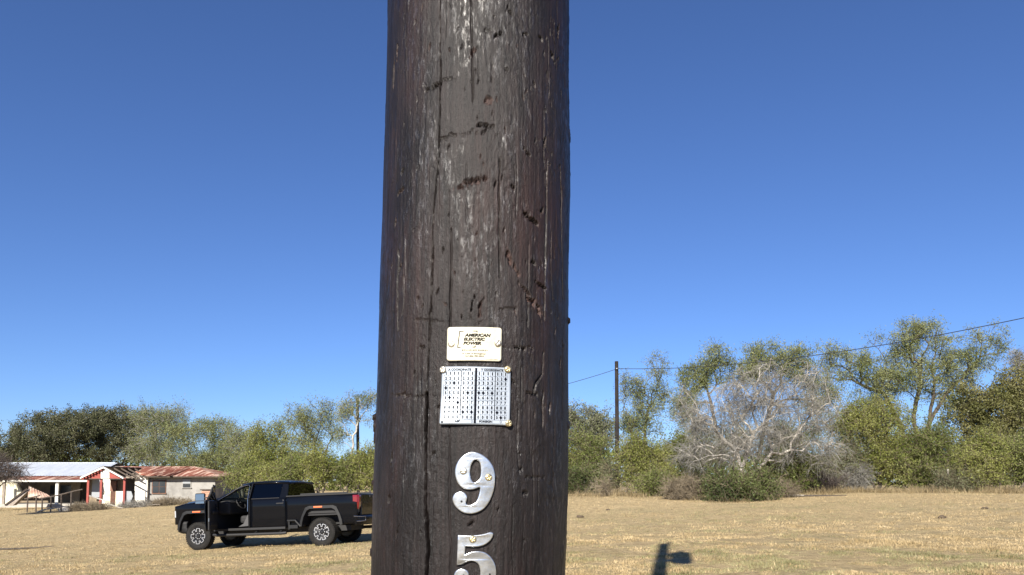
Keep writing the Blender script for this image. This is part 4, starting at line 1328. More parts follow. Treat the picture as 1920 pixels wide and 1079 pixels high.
# main block
slab('back_wall', -40, 166, 899, 950, 70.2, .2, M_TANW, to_ground=True)
flatpoly('end_wall', [(-60, 903.5), (20, 903.5), (33, 908), (41, 924), (36, 932), (31, 951), (-60, 951)], 66.6, .2, M_CREAMW)
for a, c_, y0, y1 in ((95, 104, 911, 926), (114, 134, 911, 926)):
    w0 = slab('window', a - 1, c_ + 1, y0 - 1, y1 + 1, 70.1, .1, M_WOODD); slab('pane', a, c_, y0, y1, 70.06, .04, M_PANE, w0)
slab('porch_column', 134, 149, 903, 950, 69.0, .3, M_TANW, to_ground=True)
slab('porch_post', 104.4, 107.6, 903, 950, 65.4, .15, M_WALLW, to_ground=True)
slab('porch_post', 5, 7.5, 903, 950, 65.4, .12, M_WOODG, to_ground=True)
xr = H(217, 868, 71)[0]; xl = -56.0
ez = H(100, 893, 66.6)[2]; rz_ = H(100, 868.5, 71)[2]
b = MB(); b.prism([(xl, 66.6, ez - .06), (xl, 71, rz_ - .06), (xl, 75.4, ez - .06)], (xr - xl - .05, 0, 0)); roof1 = b.build('main_roof', M_WOODD, house)
roof_panels(roof1, (xl, 66.55, ez), (xr, 66.55, ez), (xr, 71, rz_), (xl, 71, rz_), 18, M_ZINC, amp=.03, mess=.01)
roof_panels(roof1, (xl, 75.45, ez), (xr, 75.45, ez), (xr, 71, rz_), (xl, 71, rz_), 6, M_ZINC, amp=.03)
b = MB(); b.box(((xl + xr) / 2, 71, rz_ + .03), (xr - xl, .25, .05)); b.build('ridge_cap', M_ZINC, roof1, bevel=.01)
pz0 = H(100, 900.3, 65.2)[2]
px_l = H(8, 900, 65.2)[0]; px_r = H(166, 900, 65.2)[0]
b = MB(); b.prism([(px_l, 65.2, pz0 - .05), (px_r, 65.2, pz0 - .05), (px_r, 66.8, ez - .06), (px_l, 66.8, ez - .06)], (0, 0, .03)); roof2 = b.build('porch_roof', M_WOODD, house)
roof_panels(roof2, (px_l, 65.15, pz0), (px_r, 65.15, pz0), (px_r, 66.7, ez - .03), (px_l, 66.7, ez - .03), 9, M_RUST, amp=.02, mess=.15, seed=5)
slab('fascia', 5, 166, 900.6, 903.8, 65.12, .05, M_WALLW, roof2)
b = MB(); b.box(((xl + xr) / 2, 72.8, (hz0 - .3 + ez) / 2 - .1), (xr - xl - .6, 4.8, ez - hz0 + .2)); b.build('main_block', M_TANW, house)
b = MB(); b.box(((xl + xr) / 2, 68, hz0 - .12), (xr - xl, 6, .36)); b.build('porch_floor', M_CONC, house)
# gabled entrance porch
GD = 62.8
fa = [(150, 896.5), (193.5, 876.5), (231, 897)]
for (x0, y0), (x1, y1) in ((fa[0], fa[1]), (fa[1], fa[2])):
    b = MB(); b.prism([H(x0, y0 + 1.6, GD - .3), H(x1, y1 + 1.6, GD - .3), H(x1, y1 - 1.4, GD - .3), H(x0, y0 - 1.4, GD - .3)], (0, .06, 0)); b.build('bargeboard', M_WALLW, house)
# left slope of the porch roof with boards, right slope stripped to rafters
pa, pb_, = H(152, 896, GD - .2), H(193.5, 876, GD - .2)
b = MB(); b.prism([pa, pb_, pb_ + np.array([0, 6.5, 0]), pa + np.array([0, 6.5, 0])], (0, 0, .05)); pr_ = b.build('gable_roof', M_WOODD, house)
roof_panels(pr_, pa + [0, 6.4, .06], pa + [0, 0, .06], pb_ + [0, 0, .06], pb_ + [0, 6.4, .06], 6, M_ZINC, amp=.02)
for t in np.linspace(.1, .9, 7):
    q = pa + (pb_ - pa) * t
    b = MB(); b.bar(q + [0, -.02, -.18], q + [0, .9, -.18], .11, .16); b.build('rafter_tail', M_RED, pr_)
pc_ = H(231, 896.5, GD - .2)
for t in np.linspace(.02, .98, 6):
    yy = GD + .1 + 6.2 * t
    b = MB(); b.bar(pb_ * [1, 0, 1] + [0, yy, -.05], pc_ * [1, 0, 1] + [0, yy, -.05], .06, .12); b.build('rafter', M_WOODD, pr_)
flatpoly('gable_board', [(164.5, 897.5), (188.8, 884.2), (188.8, 897.5)], GD, .06, M_RED)
flatpoly('gable_board', [(189, 897.5), (189, 884), (196.5, 880.2), (205, 884.4), (205, 897.5)], GD - .01, .06, M_WALLW)
flatpoly('gable_board', [(205.2, 897.5), (205.2, 884.5), (228.5, 897.5)], GD, .06, M_RED)
slab('gable_beam', 164, 232, 897.6, 899, GD, .12, M_WOODD)
for a, c_ in ((163.4, 165.2), (187.8, 189.5), (231.4, 233.2)):
    slab('porch_post', a, c_, 897, 950, GD + .1, .12, M_RED, to_ground=True)
slab('entrance_wall', 166, 262, 897, 950, 67.2, .2, M_TANW, to_ground=True)
slab('screen_panel', 173, 187, 900, 933, 66.6, .05, M_GREYP)
slab('entrance_wall', 190, 206, 899, 945, 67.0, .1, M_WALLW)
dr = slab('entrance_door', 207, 216.5, 902, 945, 66.9, .1, M_BROWN); slab('door_handle', 208.2, 209, 922, 923, 66.85, .05, M_WOODG, dr)
for a, c_, y0, m_ in ((198, 206.5, 921.5, M_CREAMW), (217, 221, 921.5, M_CREAMW), (222, 231, 921.5, M_WALLW), (253.5, 271, 921, M_WALLW)):
    slab('low_wall', a, c_, y0, 950, GD + .25, .14, m_, to_ground=True)
for x in np.arange(207.3, 216.5, 1.55):
    slab('gate_slat', x, x + 1.2, 922, 945, GD + .25, .04, M_BROWN)
flatpoly('leaning_sheet', [(234, 921), (246, 921.5), (249, 931), (243, 946), (234, 946)], GD + .3, .05, M_GREYP)
slab('porch_corner_wall', 253.5, 275, 893, 950, 66.2, .2, M_WALLW, to_ground=True)
slab('opening_shade_sheet', 236, 252, 898, 925, 67.0, .15, M_DARKIN)  # dark sheet on the wall, painted as the shade of an opening
# wing with rusty hipped roof
slab('wing_wall', 275, 402, 892, 950, 66.55, .2, M_WALLG, to_ground=True)
xw0 = H(275, 893, 66.55)[0]; xw1 = H(402, 893, 66.55)[0]
b = MB(); b.box((xw1 - .1, 70.6, (hz0 + 2.1) / 2 + .05), (.2, 7.7, 2.45)); b.build('wing_side_wall', M_WALLG, house)
b = MB(); b.box(((xw0 + xw1) / 2 - 3, 74.5, (hz0 + 2.1) / 2 + .05), (xw1 - xw0 + 5, .2, 2.45)); b.build('wing_back_wall', M_WALLG, house)
eW = H(300, 893.6, 65.8)[2]; rW = H(300, 875.2, 70.5)[2]
xe1 = H(413, 893, 65.8)[0]; xrd1 = H(364, 876, 70.5)[0]; xe0 = H(268, 893, 65.8)[0]; xrd0 = H(222, 876, 70.5)[0]
eA = (xe0 - 5.2, 65.8, eW)
b = MB(); b.prism([(xrd0, 70.5, rW - .10), (xrd1 - .1, 70.5, rW - .10), (xe1 - .1, 65.9, eW - .10), (xe0 + .1, 65.9, eW - .10)], (0, 0, .05)); roof3 = b.build('wing_roof', M_WOODD, house)
roof_panels(roof3, (xe0, 65.8, eW), (xrd1 + (xe1 - xrd1) * .02, 65.8, eW), (xrd1, 70.5, rW), (xrd0, 70.5, rW), 10, M_RUST, amp=.025, mess=.35, seed=8)
nh = 5
for i in range(nh):        # sheets cut along the hip
    t0, t1 = i / nh, (i + 1) / nh
    xa_, xb_ = xrd1 + (xe1 - xrd1) * t0, xrd1 + (xe1 - xrd1) * t1
    up = lambda t: (70.5 - 4.7 * t, rW + (eW - rW) * t)
    b = MB(); b.prism([(xa_, 65.8, eW + .012), (xb_ + .02, 65.8, eW + .012), (xb_ + .02, up(t1)[0], up(t1)[1] + .012), (xa_, up(t0)[0], up(t0)[1] + .012)], (0, 0, .01)); b.build('roof_panel', M_RUST, roof3)
b = MB(); b.prism([(xe1, 65.8, eW), (xe1, 75.2, eW), (xrd1, 70.5, rW)], (0, 0, .02)); b.build('hip_panel', M_RUST, roof3)
b = MB(); b.prism([(xrd0, 70.5, rW), (xrd1, 70.5, rW), (xe1, 75.2, eW), (xrd0, 75.2, eW)], (0, 0, .02)); b.build('rear_panel', M_RUST, roof3)
b = MB(); b.box(((xe0 + xe1) / 2, 65.86, eW - .04), (xe1 - xe0, .05, .10)); b.build('eave_board', M_WOODD, roof3)
for t in np.linspace(0, 1, 7):     # stripped rafters and purlins between porch and wing
    xo = -.4 - 4.3 * t
    b = MB(); b.bar((xe0 + .1 + xo * .55, 65.8, eW - .03), (xrd0 + xo * .05 - .1 + xo * .3, 70.5, rW - .05), .06, .12); b.build('rafter', M_WOODD, roof3)
for t in np.linspace(.05, .98, 6):
    x1_ = xe0 + (xrd0 - xe0) * t; b = MB()
    b.bar((x1_ - 2.4, 65.8 + 4.7 * t, eW + (rW - eW) * t + .02), (x1_ + .3, 65.8 + 4.7 * t, eW + (rW - eW) * t + .02), .09, .05); b.build('purlin', M_WOODG, roof3)
b = MB(); b.bar(H(236, 895.5, 65.7), H(262, 894, 65.7), .05, .16); b.build('loose_board', M_WOODG, roof3)
b = MB(); b.bar(H(238, 886, 65.9), H(239, 897, 65.7), .06, .06); b.build('loose_board', M_WOODG, roof3)


def house_window(a, c_, y0, y1, d, mf, sashes):
    f_ = slab('window', a, c_, y0, y1, d, .08, mf)
    for (p0, p1, q0, q1, m_) in sashes: slab('pane', p0, p1, q0, q1, d - .03, .02, m_, f_)
    slab('sill', a - .8, c_ + .8, y1, y1 + 1, d - .08, .14, mf, f_)


house_window(285, 311, 900.5, 925.5, 66.5, M_BROWN, [(286.2, 297.4, 902, 912.6, M_PANE), (298.8, 309.8, 902, 912.6, M_PANE), (286.2, 297.4, 913.4, 924.5, M_PANE), (298.8, 309.8, 913.4, 924.5, M_PANE)])
house_window(341, 358, 897.5, 915, 66.5, M_WALLG, [(343, 356.5, 899, 907, M_GREYP), (343, 356.5, 907.8, 914.2, M_PANE)])

# things lying about in front of the house
def on_ground(px, d): q = gpt(px, d); return q


t = empty('fallen_roof_sheet', on_ground(70, 62.5), 'rusty corrugated roof sheet fallen in a tent shape in front of the porch', 'roof sheet')
def bent(pts, d0, d1, m, parent, name, nseg=9, waves=7):
    (x0, y0), (x1, y1), (x2, y2), (x3, y3) = pts   # bottom-left, bottom-right, top-right, top-left with depths
    A, B, Cc, D = H(x0, y0, d0), H(x1, y1, d0), H(x2, y2, d1), H(x3, y3, d1)
    rows_ = []
    for i in range(nseg + 1):
        v = i / nseg; row = []
        for k_ in range(waves * 4 + 1):
            u = k_ / (waves * 4)
            p_ = (A * (1 - u) + B * u) * (1 - v) + (D * (1 - u) + Cc * u) * v
            p_ = p_ + np.array([0, 0, .10 * math.sin(v * 3.1) * (.5 + .5 * math.sin(u * 5)) + .02 * math.cos(k_ * math.pi / 2)])
            row.append(p_)
        rows_.append(row)
    b = MB(); b.grid(rows_); return b.build(name, m, parent, solid=.006)
bent([(52, 934), (96, 933), (86, 926), (54, 912)], 62.0, 63.4, M_RUST2, t, 'front_slope')
bent([(54, 934), (96, 934), (86, 926), (54, 912)], 64.8, 63.45, M_RUST2, t, 'rear_slope')
t = empty('fallen_roof_panel', on_ground(30, 62), 'grey timber backed roof panel leaning towards the ground by the cream wall', 'roof panel')
b = MB(); b.prism([H(9, 949, 61.6), H(24, 948.5, 61.6), H(52.5, 921, 62.6), H(50, 917.5, 62.6)], (0, .5, .04)); b.build('board_face', M_WOODG, t)
b = MB(); b.bar(H(9, 948, 61.5), H(50.5, 917, 62.5), .06, .12); b.build('edge_batten', M_WOODD, t)


def rail(label, pts, posts, d):
    t = empty('wooden_rail', on_ground(pts[0][0], d), label, 'rail')
    b = MB(); b.tube([H(*q, d) for q in pts], .055, 7); b.build('top_rail', M_WOODD, t)
    for x, y in posts:
        tp_ = H(x, y, d); b = MB(); b.tube([(tp_[0], d, gz(tp_[0], d) - .15), (tp_[0] + random.uniform(-.04, .04), d, tp_[2])], .055, 7); b.build('post', M_WOODD, t)


rail('short dark wooden rail on posts beside the fallen rusty sheet', [(46, 936), (60, 933), (75, 929.5)], [(52, 934.5), (68.5, 931)], 58.5)
rail('long sloping wooden rail on four posts reaching towards the red porch', [(73, 935.5), (100, 931), (125, 925), (140, 921), (155, 918)], [(80, 934.5), (96, 932), (116, 927), (134, 923)], 58.0)


def rock(name, label, px, d, sx, sy, sz, m, seed, group=None):
    q = on_ground(px, d); bm = bmesh.new(); bmesh.ops.create_icosphere(bm, subdivisions=3, radius=1)
    for v in bm.verts:
        n_ = fbm(np.array([v.co.x * 1.3 + 9 + seed]), np.array([v.co.y * 1.3 + v.co.z * 1.7 + 9]), seed, 3)[0]
        v.co = Vector((v.co.x * sx, v.co.y * sy, v.co.z * sz)) * (1 + .5 * n_)
        v.co += Vector((q[0], q[1], q[2] + sz * .45))
    me = bpy.data.meshes.new(name); bm.to_mesh(me); bm.free()
    return tag(link(name, me, m), label, 'rock' if 'concrete' in name or 'stone' in name else 'clod', group)


rock('concrete_lump', 'pale broken concrete lump below the brown window of the house', 309, 62, .5, .4, .38, M_CONC, 4)
rock('concrete_lump', 'low pale concrete slab piece by the foot of the long wooden rail', 122, 59, .55, .4, .22, M_CONC, 5)

# brick barbecue standing behind the truck
q = on_ground(385, 44)
t = empty('brick_barbecue', q, 'small red brick barbecue with dark flat top behind the truck bonnet', 'barbecue')
M_BRICK = mat('red_brick', (0.24, 0.10, 0.065), .9, 0, col2=(0.42, 0.24, 0.17), nscale=5, island=.3)
M_MORTAR = mat('mortar', (0.34, 0.31, 0.27), .95)
ztop = H(385, 920, 44)[2]; hgt = ztop - q[2]; x0b = H(377.5, 920, 44)[0]; x1b = H(394, 920, 44)[0]
b = MB(); b.box(((x0b + x1b) / 2, 44.3, q[2] + hgt / 2), (x1b - x0b - .02, .5, hgt)); b.build('core', M_MORTAR, t)
bb = MB(); bb.box((0, 0, 0), (.155, .1, .08)); bme = bb.mesh('brick')
nrow = int(hgt / .095)
for r_ in range(nrow):
    for k_ in range(4):
        xx = x0b + .09 + k_ * (x1b - x0b - .1) / 3.0 + (.04 if r_ % 2 else -.02)
        if xx > x1b: continue
        o = link('brick', bme, M_BRICK, t); o.matrix_parent_inverse = Matrix.Identity(4)
        o.location = (xx - q[0], 44.03 - q[1] + random.uniform(-.008, .008), r_ * .095 + .05)
b = MB(); b.box(((x0b + x1b) / 2, 44.3, ztop + .04), (x1b - x0b + .14, .66, .07)); b.build('top_slab', M_WOODD, t, bevel=.01)

# ------------------------------------------------------------------ far poles and wire
M_FARP = mat('weathered_dark_pole', (0.014, 0.0115, 0.0105), .85, 0, col2=(0.028, 0.023, 0.021), nscale=3, spec=.2)


def far_pole(px, top, d, r0, r1, label, plate):
    q = gpt(px, d); T_ = H(px - 2, top, d)
    e = empty('utility_pole', q, label, 'utility pole')
    b = MB(); b.tube([(q[0], d, q[2] - .3), ((q[0] + T_[0]) / 2, d, (q[2] + T_[2]) / 2), tuple(T_)], [r0, (r0 + r1) / 2, r1], 12); b.build('shaft', M_FARP, e)
    if plate:
        c_ = H(px, 867, d - r0 - .01); b = MB(); b.box(tuple(c_), (.10, .01, .14)); b.build('number_plate', M_WHITE_AL, e)
    b = MB(); z_ = T_[2] - .45; b.tube([(T_[0] - .02, d - r1, z_), (T_[0] - .02, d - r1 - .12, z_)], .03, 8); b.build('wire_clamp', M_GALV, e)
    return T_


T1 = far_pole(1158, 678, 43, .125, .105, 'slim dark utility pole standing among trees right of the big pole', True)
T2 = far_pole(672, 746, 56, .13, .11, 'distant dark utility pole beside a white barked tree', False)


def wire(label, A, B, sag, n=40, r=.016):
    A = np.array(A); B = np.array(B); b = MB()
    b.tube([A + (B - A) * t - np.array([0, 0, 4 * sag * t * (1 - t)]) for t in np.linspace(0, 1, n)], r, 5)
    tag(b.build('overhead_wire', mat('wire_insulation', (0.02, 0.02, 0.02), .6)), label, 'wire')


wA = T1 + np.array([-.02, -.16, -.45])
wire('thin overhead wire rising from the slim pole to the upper right', wA, (26.0, 14.0, EYE + 7.6), 1.5)
wire('thin overhead wire dipping left from the slim pole behind the big pole', wA + np.array([0, -.0, -.02]), T2 + np.array([0, -.1, -.42]), 1.0)

# scattered clods on the field
M_CLOD = mat('dark_soil', (0.05, 0.035, 0.022), .95, 0, col2=(0.10, 0.075, 0.05), nscale=20)
for i, (px, py, d, s_, lab) in enumerate([(1765, 968, 21, .07, 'dark clod of soil alone in the open field at the right'), (1087, 951, 27, .09, 'dark clod of soil near the big pole by the field edge'),
                                          (1845, 953, 25, .07, 'flat dark clod of soil by the far right of the field'), (1140, 943, 30, .05, 'tiny dark clod of soil below the green shrub')]):
    rock('soil_clod', lab, px, d, s_ * 1.5, s_, s_ * .8, M_CLOD, 20 + i)
# ------------------------------------------------------------------ trees and shrubs
M_BARKD = mat('dark_bark', (0.045, 0.036, 0.028), .95, 0, col2=(0.09, 0.075, 0.06), nscale=8)
M_BARKG = mat('grey_bark', (0.15, 0.13, 0.11), .95, 0, col2=(0.24, 0.215, 0.185), nscale=6)
M_BARKW = mat('bleached_bark', (0.21, 0.192, 0.168), .9, 0, col2=(0.42, 0.388, 0.342), nscale=5)
M_TWIG = mat('grey_dead_twigs', (0.13, 0.123, 0.106), .95, 0, col2=(0.25, 0.24, 0.215), nscale=2, island=.25)
M_TWIGD = mat('dark_brown_twigs', (0.055, 0.042, 0.036), .95, 0, col2=(0.10, 0.08, 0.07), nscale=2, island=.3)
M_TWIGB = mat('brown_dry_brush', (0.12, 0.095, 0.062), .95, 0, col2=(0.21, 0.172, 0.118), nscale=3, island=.3)
L_OAK = leaf_mat('live_oak_leaves', (0.066, 0.072, 0.036), (0.120, 0.122, 0.066), .32)
L_OAKB = leaf_mat('olive_brown_leaves', (0.118, 0.122, 0.042), (0.195, 0.185, 0.076), .42)
L_MESQ = leaf_mat('mesquite_leaves', (0.170, 0.196, 0.072), (0.268, 0.284, 0.128), .48)
L_MESQG = leaf_mat('grey_green_leaves', (0.135, 0.152, 0.080), (0.215, 0.225, 0.128), .4)
L_YEL = leaf_mat('yellow_green_leaves', (0.172, 0.196, 0.046), (0.268, 0.280, 0.088), .48)
L_SHRUB = leaf_mat('shrub_leaves', (0.114, 0.142, 0.038), (0.205, 0.226, 0.074), .45)
L_DARK = leaf_mat('dark_shrub_leaves', (0.050, 0.068, 0.024), (0.110, 0.130, 0.046), .3)
L_DRY = leaf_mat('dry_weed_blades', (0.20, 0.155, 0.085), (0.33, 0.265, 0.155), .3)


def seg_mesh(name, A, B, ra, rb, n=5):
    """frustums for many segments at once"""
    A = np.asarray(A); B = np.asarray(B); ra = np.asarray(ra); rb = np.asarray(rb)
    d = B - A; L = np.linalg.norm(d, axis=1)[:, None] + 1e-9; t = d / L
    up = np.where(np.abs(t[:, 2:3]) < .9, np.array([[0, 0, 1.0]]), np.array([[1.0, 0, 0]]))
    u = np.cross(t, up); u /= np.linalg.norm(u, axis=1)[:, None]; w = np.cross(t, u)
    an = 2 * np.pi * np.arange(n) / n
    ring = u[:, None, :] * np.cos(an)[None, :, None] + w[:, None, :] * np.sin(an)[None, :, None]
    Va = A[:, None, :] + ring * ra[:, None, None]; Vb = B[:, None, :] + ring * rb[:, None, None]
    V = np.concatenate([Va, Vb], 1).reshape(-1, 3)
    k = np.arange(n); k2 = (k + 1) % n
    f = np.stack([k, k2, k2 + n, k + n], -1)
    Fq = (np.arange(len(A)) * 2 * n)[:, None, None] + f[None]
    return np_mesh(name, V, Fq.ravel(), 4)


def leaf_quads(name, P, L, W, droop, rng):
    n = len(P)
    a = rng.normal(size=(n, 3)); a[:, 2] -= droop; a /= np.linalg.norm(a, axis=1)[:, None]
    b = np.cross(a, rng.normal(size=(n, 3))); b /= np.linalg.norm(b, axis=1)[:, None]
    l = (L * rng.uniform(.6, 1.3, n))[:, None] * .5; w = (W * rng.uniform(.6, 1.3, n))[:, None] * .5
    V = np.stack([P - a * l, P + b * w - a * l * .1, P + a * l, P - b * w - a * l * .1], 1).reshape(-1, 3)
    return np_mesh(name, V, np.arange(4 * n), 4)


def blob_pts(blobs, d, n, rng, shell=.55):
    """clump centres inside a union of ellipsoids given as (px, py, rx_px, ry_px[, depth offset, weight])"""
    wts = []; cs = []
    for bl in blobs:
        px, py, rx, ry = bl[:4]; do = bl[4] if len(bl) > 4 else 0
        dd = d + do
        c = px3(px, py, dd); R = np.array([rx * dd / F, 0, ry * dd / F]); R[1] = max(R[0] * .8, R[2] * .6)
        cs.append((c, R)); wts.append((R[0] * R[1] * R[2]) ** .75 * (bl[5] if len(bl) > 5 else 1))
    wts = np.array(wts) / sum(wts) * 1.2; out = []
    for (c, R), w in zip(cs, wts):
        m = max(4, int(round(n * w)))
        v = rng.normal(size=(m, 3)); v /= np.linalg.norm(v, axis=1)[:, None]
        r = np.where(rng.random(m) < shell, rng.uniform(.75, 1.0, m), rng.random(m) ** (1 / 3) * .85)
        an = np.arctan2(v[:, 2], v[:, 0]); sd = rng.uniform(0, 50)
        r = r * (1 + .85 * fbm(an * 1.6 + 20 + sd, v[:, 1] * 2 + 20, 61, 2))
        q = c + v * r[:, None] * R
        keep = fbm(q[:, 0] * .8 + 60 + sd, q[:, 2] * .8 + q[:, 1] * .5 + 60, 62, 2) > -.22
        out.append(q[keep])
    return np.concatenate(out)


def skeleton(roots, clumps, rng, step=.5, wig=.09, alpha=.35, up=.5):
    N = 80 + len(clumps) * 14
    P = np.zeros((N, 3)); par = np.full(N, -1); pl = np.zeros(N); n = 0
    for poly in roots:
        for i, q in enumerate(poly):
            P[n] = q
            if i: par[n] = n - 1; pl[n] = pl[n - 1] + np.linalg.norm(P[n] - P[n - 1])
            n += 1
    low = np.zeros(N)
    for poly_start in range(n): pass
    tops = np.array([poly[-1] for poly in roots])
    # nothing branches from the lowest part of the trunk
    k = 0
    for poly in roots:
        for i in range(len(poly)):
            low[k] = 6.0 if i < len(poly) * .5 else 0; k += 1
    order = np.argsort(np.min(np.linalg.norm(clumps[:, None] - tops[None], axis=2), axis=1))
    tips = []
    for ci in order:
        c = clumps[ci]
        dv = c - P[:n]; dist = np.linalg.norm(dv, axis=1)
        j = int(np.argmin(dist + alpha * pl[:n] + up * np.maximum(0, -dv[:, 2]) + low[:n]))
        m = max(1, int(math.ceil(dist[j] / step))); m = min(m, 13)
        base = P[j].copy(); prev = j; amp = wig * dist[j] / math.sqrt(m)
        off = np.zeros(3)
        for s in range(1, m + 1):
            t = s / m
            off = off + rng.normal(0, 1, 3) * amp * .6
            q = base + (c - base) * t + off * math.sin(math.pi * t) + np.array([0, 0, .10 * dist[j] * math.sin(math.pi * t)])
            P[n] = q; par[n] = prev; pl[n] = pl[prev] + dist[j] / m; prev = n; n += 1
        tips.append(prev)
    return P[:n], par[:n], np.array(tips)


def make_tree(name, label, cat, base, d, roots, blobs, n, leaf=None, bark=M_BARKD, seed=1, lpc=70, lsz=(.16, .06), spread=.42, droop=.5,
              twigs=4, twl=.6, rtip=.008, rpow=.5, rmax=.22, group=None, bare=0.0, twig_mat=None, twdroop=.0, up=.5, leaf_part='crown', step=.5, trr=.008, shell=.55, stag=None):
    rng = np.random.default_rng(seed)
    clumps = blob_pts(blobs, d, n, rng, shell)
    g = gpt(base, d)
    clumps = clumps[clumps[:, 2] > g[2] + .15]
    rts = []
    for rr in roots:
        pts = [np.array([g[0] + (rr[0][0] - base) * d / F * (.3 if cat in ('shrub', 'brush') else 1), d + rng.normal(0, .02), g[2] - .15])]
        pts += [px3(a, b_, d) + np.array([0, rng.normal(0, .15), 0]) for a, b_ in rr[1:]]
        dense = []
        for a, b_ in zip(pts[:-1], pts[1:]):
            for t in np.linspace(0, 1, 5)[:-1]: dense.append(a + (b_ - a) * t + rng.normal(0, .03, 3))
        dense.append(pts[-1]); rts.append(dense)
    P, par, tips = skeleton(rts, clumps, rng, up=up, step=step)
    cnt = np.zeros(len(P)); cnt[tips] = 1
    for i in range(len(P) - 1, 0, -1):
        if par[i] >= 0: cnt[par[i]] += cnt[i]
    rad = np.minimum(rtip * np.maximum(cnt, 1) ** rpow, rmax)
    ok = np.where(par >= 0)[0]
    A = P[par[ok]]; B = P[ok]; ra = np.minimum(rad[par[ok]], rad[ok] * 1.6); rb = rad[ok]
    e = empty(name, g, label, cat, group)
    link('trunk', seg_mesh('trunk', A, B, ra, rb, 6), bark, e, smooth=True)
    # twigs
    tc = P[tips]
    T = np.repeat(tc, twigs, 0); dr = rng.normal(size=T.shape); dr[:, 2] += .15 - twdroop; dr /= np.linalg.norm(dr, axis=1)[:, None]
    Ls = twl * rng.uniform(.5, 1.3, len(T))
    mid = T + dr * Ls[:, None] * .5 + rng.normal(0, .05, T.shape); end = T + dr * Ls[:, None] + rng.normal(0, .08, T.shape) - np.array([0, 0, 1]) * (Ls * .25 * twdroop)[:, None]
    if leaf is not None:
        TA = T; TB = end; r0 = np.full(len(T), trr); r1 = np.full(len(T), trr * .4)
    else:
        TA = np.concatenate([T, mid]); TB = np.concatenate([mid, end]); r0 = np.concatenate([np.full(len(T), trr), np.full(len(T), trr * .7)]); r1 = np.concatenate([np.full(len(T), trr * .7), np.full(len(T), trr * .35)])
    if bare > 0:    # side twiglets
        k = int(bare); S0 = np.repeat(mid, k, 0); d2 = np.repeat(dr, k, 0) + rng.normal(0, .9, (len(S0), 3)); d2[:, 2] -= twdroop * .4; d2 /= np.linalg.norm(d2, axis=1)[:, None]
        S1 = S0 + d2 * (twl * rng.uniform(.3, .8, len(S0)))[:, None]
        TA = np.concatenate([TA, S0]); TB = np.concatenate([TB, S1]); r0 = np.concatenate([r0, np.full(len(S0), trr * .7)]); r1 = np.concatenate([r1, np.full(len(S0), trr * .3)])
    tw = link('twigs', seg_mesh('twigs', TA, TB, r0, r1, 3), twig_mat or bark, e)
    tw['kind'] = 'stuff'
    if leaf is not None:
        m = lpc
        tsel = rng.integers(0, twigs, (len(tc), m)); ti = (np.arange(len(tc))[:, None] * twigs + tsel).ravel()
        tt = rng.random(len(ti)) ** .7
        LP = T[ti] + dr[ti] * (Ls[ti] * tt)[:, None] + rng.normal(0, spread * .38, (len(ti), 3))
        lv = link(leaf_part, leaf_quads('leaves', LP, lsz[0], lsz[1], droop, rng), leaf, e)
    return e


# --- left side, back to front
make_tree('live_oak_tree', 'dense dark live oak behind the grey metal roof at the far left', 'tree', 60, 86, [[(60, 900), (62, 850), (60, 830)], [(64, 900), (85, 845), (95, 830)]],
          [(70, 822, 68, 45), (10, 842, 45, 40), (125, 812, 55, 45), (90, 795, 42, 26), (-40, 850, 40, 38), (60, 850, 90, 28), (150, 795, 40, 28)], 420, L_OAK, M_BARKD, 11, 150, (.20, .11), .55, .2, 6, .9, rmax=.4, bare=0, twig_mat=M_BARKG)
make_tree('live_oak_tree', 'dense dark live oak directly behind the red gabled porch', 'tree', 205, 90, [[(205, 900), (208, 850), (200, 830)], [(209, 900), (235, 850), (245, 825)]],
          [(200, 815, 62, 48), (165, 792, 40, 28), (240, 805, 50, 36), (215, 845, 85, 28), (265, 825, 40, 40), (215, 785, 35, 20)], 360, L_OAK, M_BARKD, 12, 150, (.20, .11), .55, .2, 6, .9, rmax=.4, bare=0, twig_mat=M_BARKG)
make_tree('half_bare_tree', 'grey green twiggy tree rising behind the rusty wing roof', 'tree', 290, 84, [[(288, 900), (285, 850), (290, 820)], [(290, 900), (310, 840), (318, 815)]],
          [(300, 800, 42, 38), (275, 785, 30, 22), (325, 780, 24, 24), (290, 840, 50, 30)], 210, L_MESQ, M_BARKG, 13, 85, (.19, .065), .55, .2, 6, 1.2, bare=1, twig_mat=M_TWIG, trr=.014)
make_tree('mesquite_tree', 'olive green mesquite right of the rusty wing of the house', 'tree', 395, 74, [[(395, 900), (392, 860), (400, 840)], [(397, 900), (420, 860), (425, 835)], [(390, 900), (362, 862), (352, 845)]],
          [(385, 830, 62, 42), (350, 805, 40, 24), (420, 815, 38, 30), (330, 850, 32, 32), (390, 870, 72, 30), (440, 850, 32, 36)], 330, L_MESQ, M_BARKD, 14, 80, (.19, .06), .5, .4, 6, .9, bare=0, rmax=.22)
make_tree('half_bare_tree', 'thin tree with grey twigs between the olive mesquite and the truck roof', 'tree', 455, 66, [[(455, 900), (452, 860), (458, 830)]],
          [(455, 830, 34, 32), (440, 805, 22, 16), (470, 860, 30, 25)], 110, L_MESQ, M_BARKG, 15, 80, (.18, .055), .5, .3, 6, .9, bare=1, twig_mat=M_TWIG, trr=.012)
make_tree('mesquite_tree', 'yellowish green mesquite standing right behind the truck cab', 'tree', 508, 60, [[(508, 915), (505, 880), (512, 850)], [(510, 915), (530, 870), (535, 848)]],
          [(505, 845, 48, 38), (480, 815, 24, 18), (525, 810, 28, 20), (510, 880, 62, 28), (470, 860, 22, 26)], 230, L_YEL, M_BARKD, 16, 70, (.18, .055), .45, .4, 6, .8, bare=0)
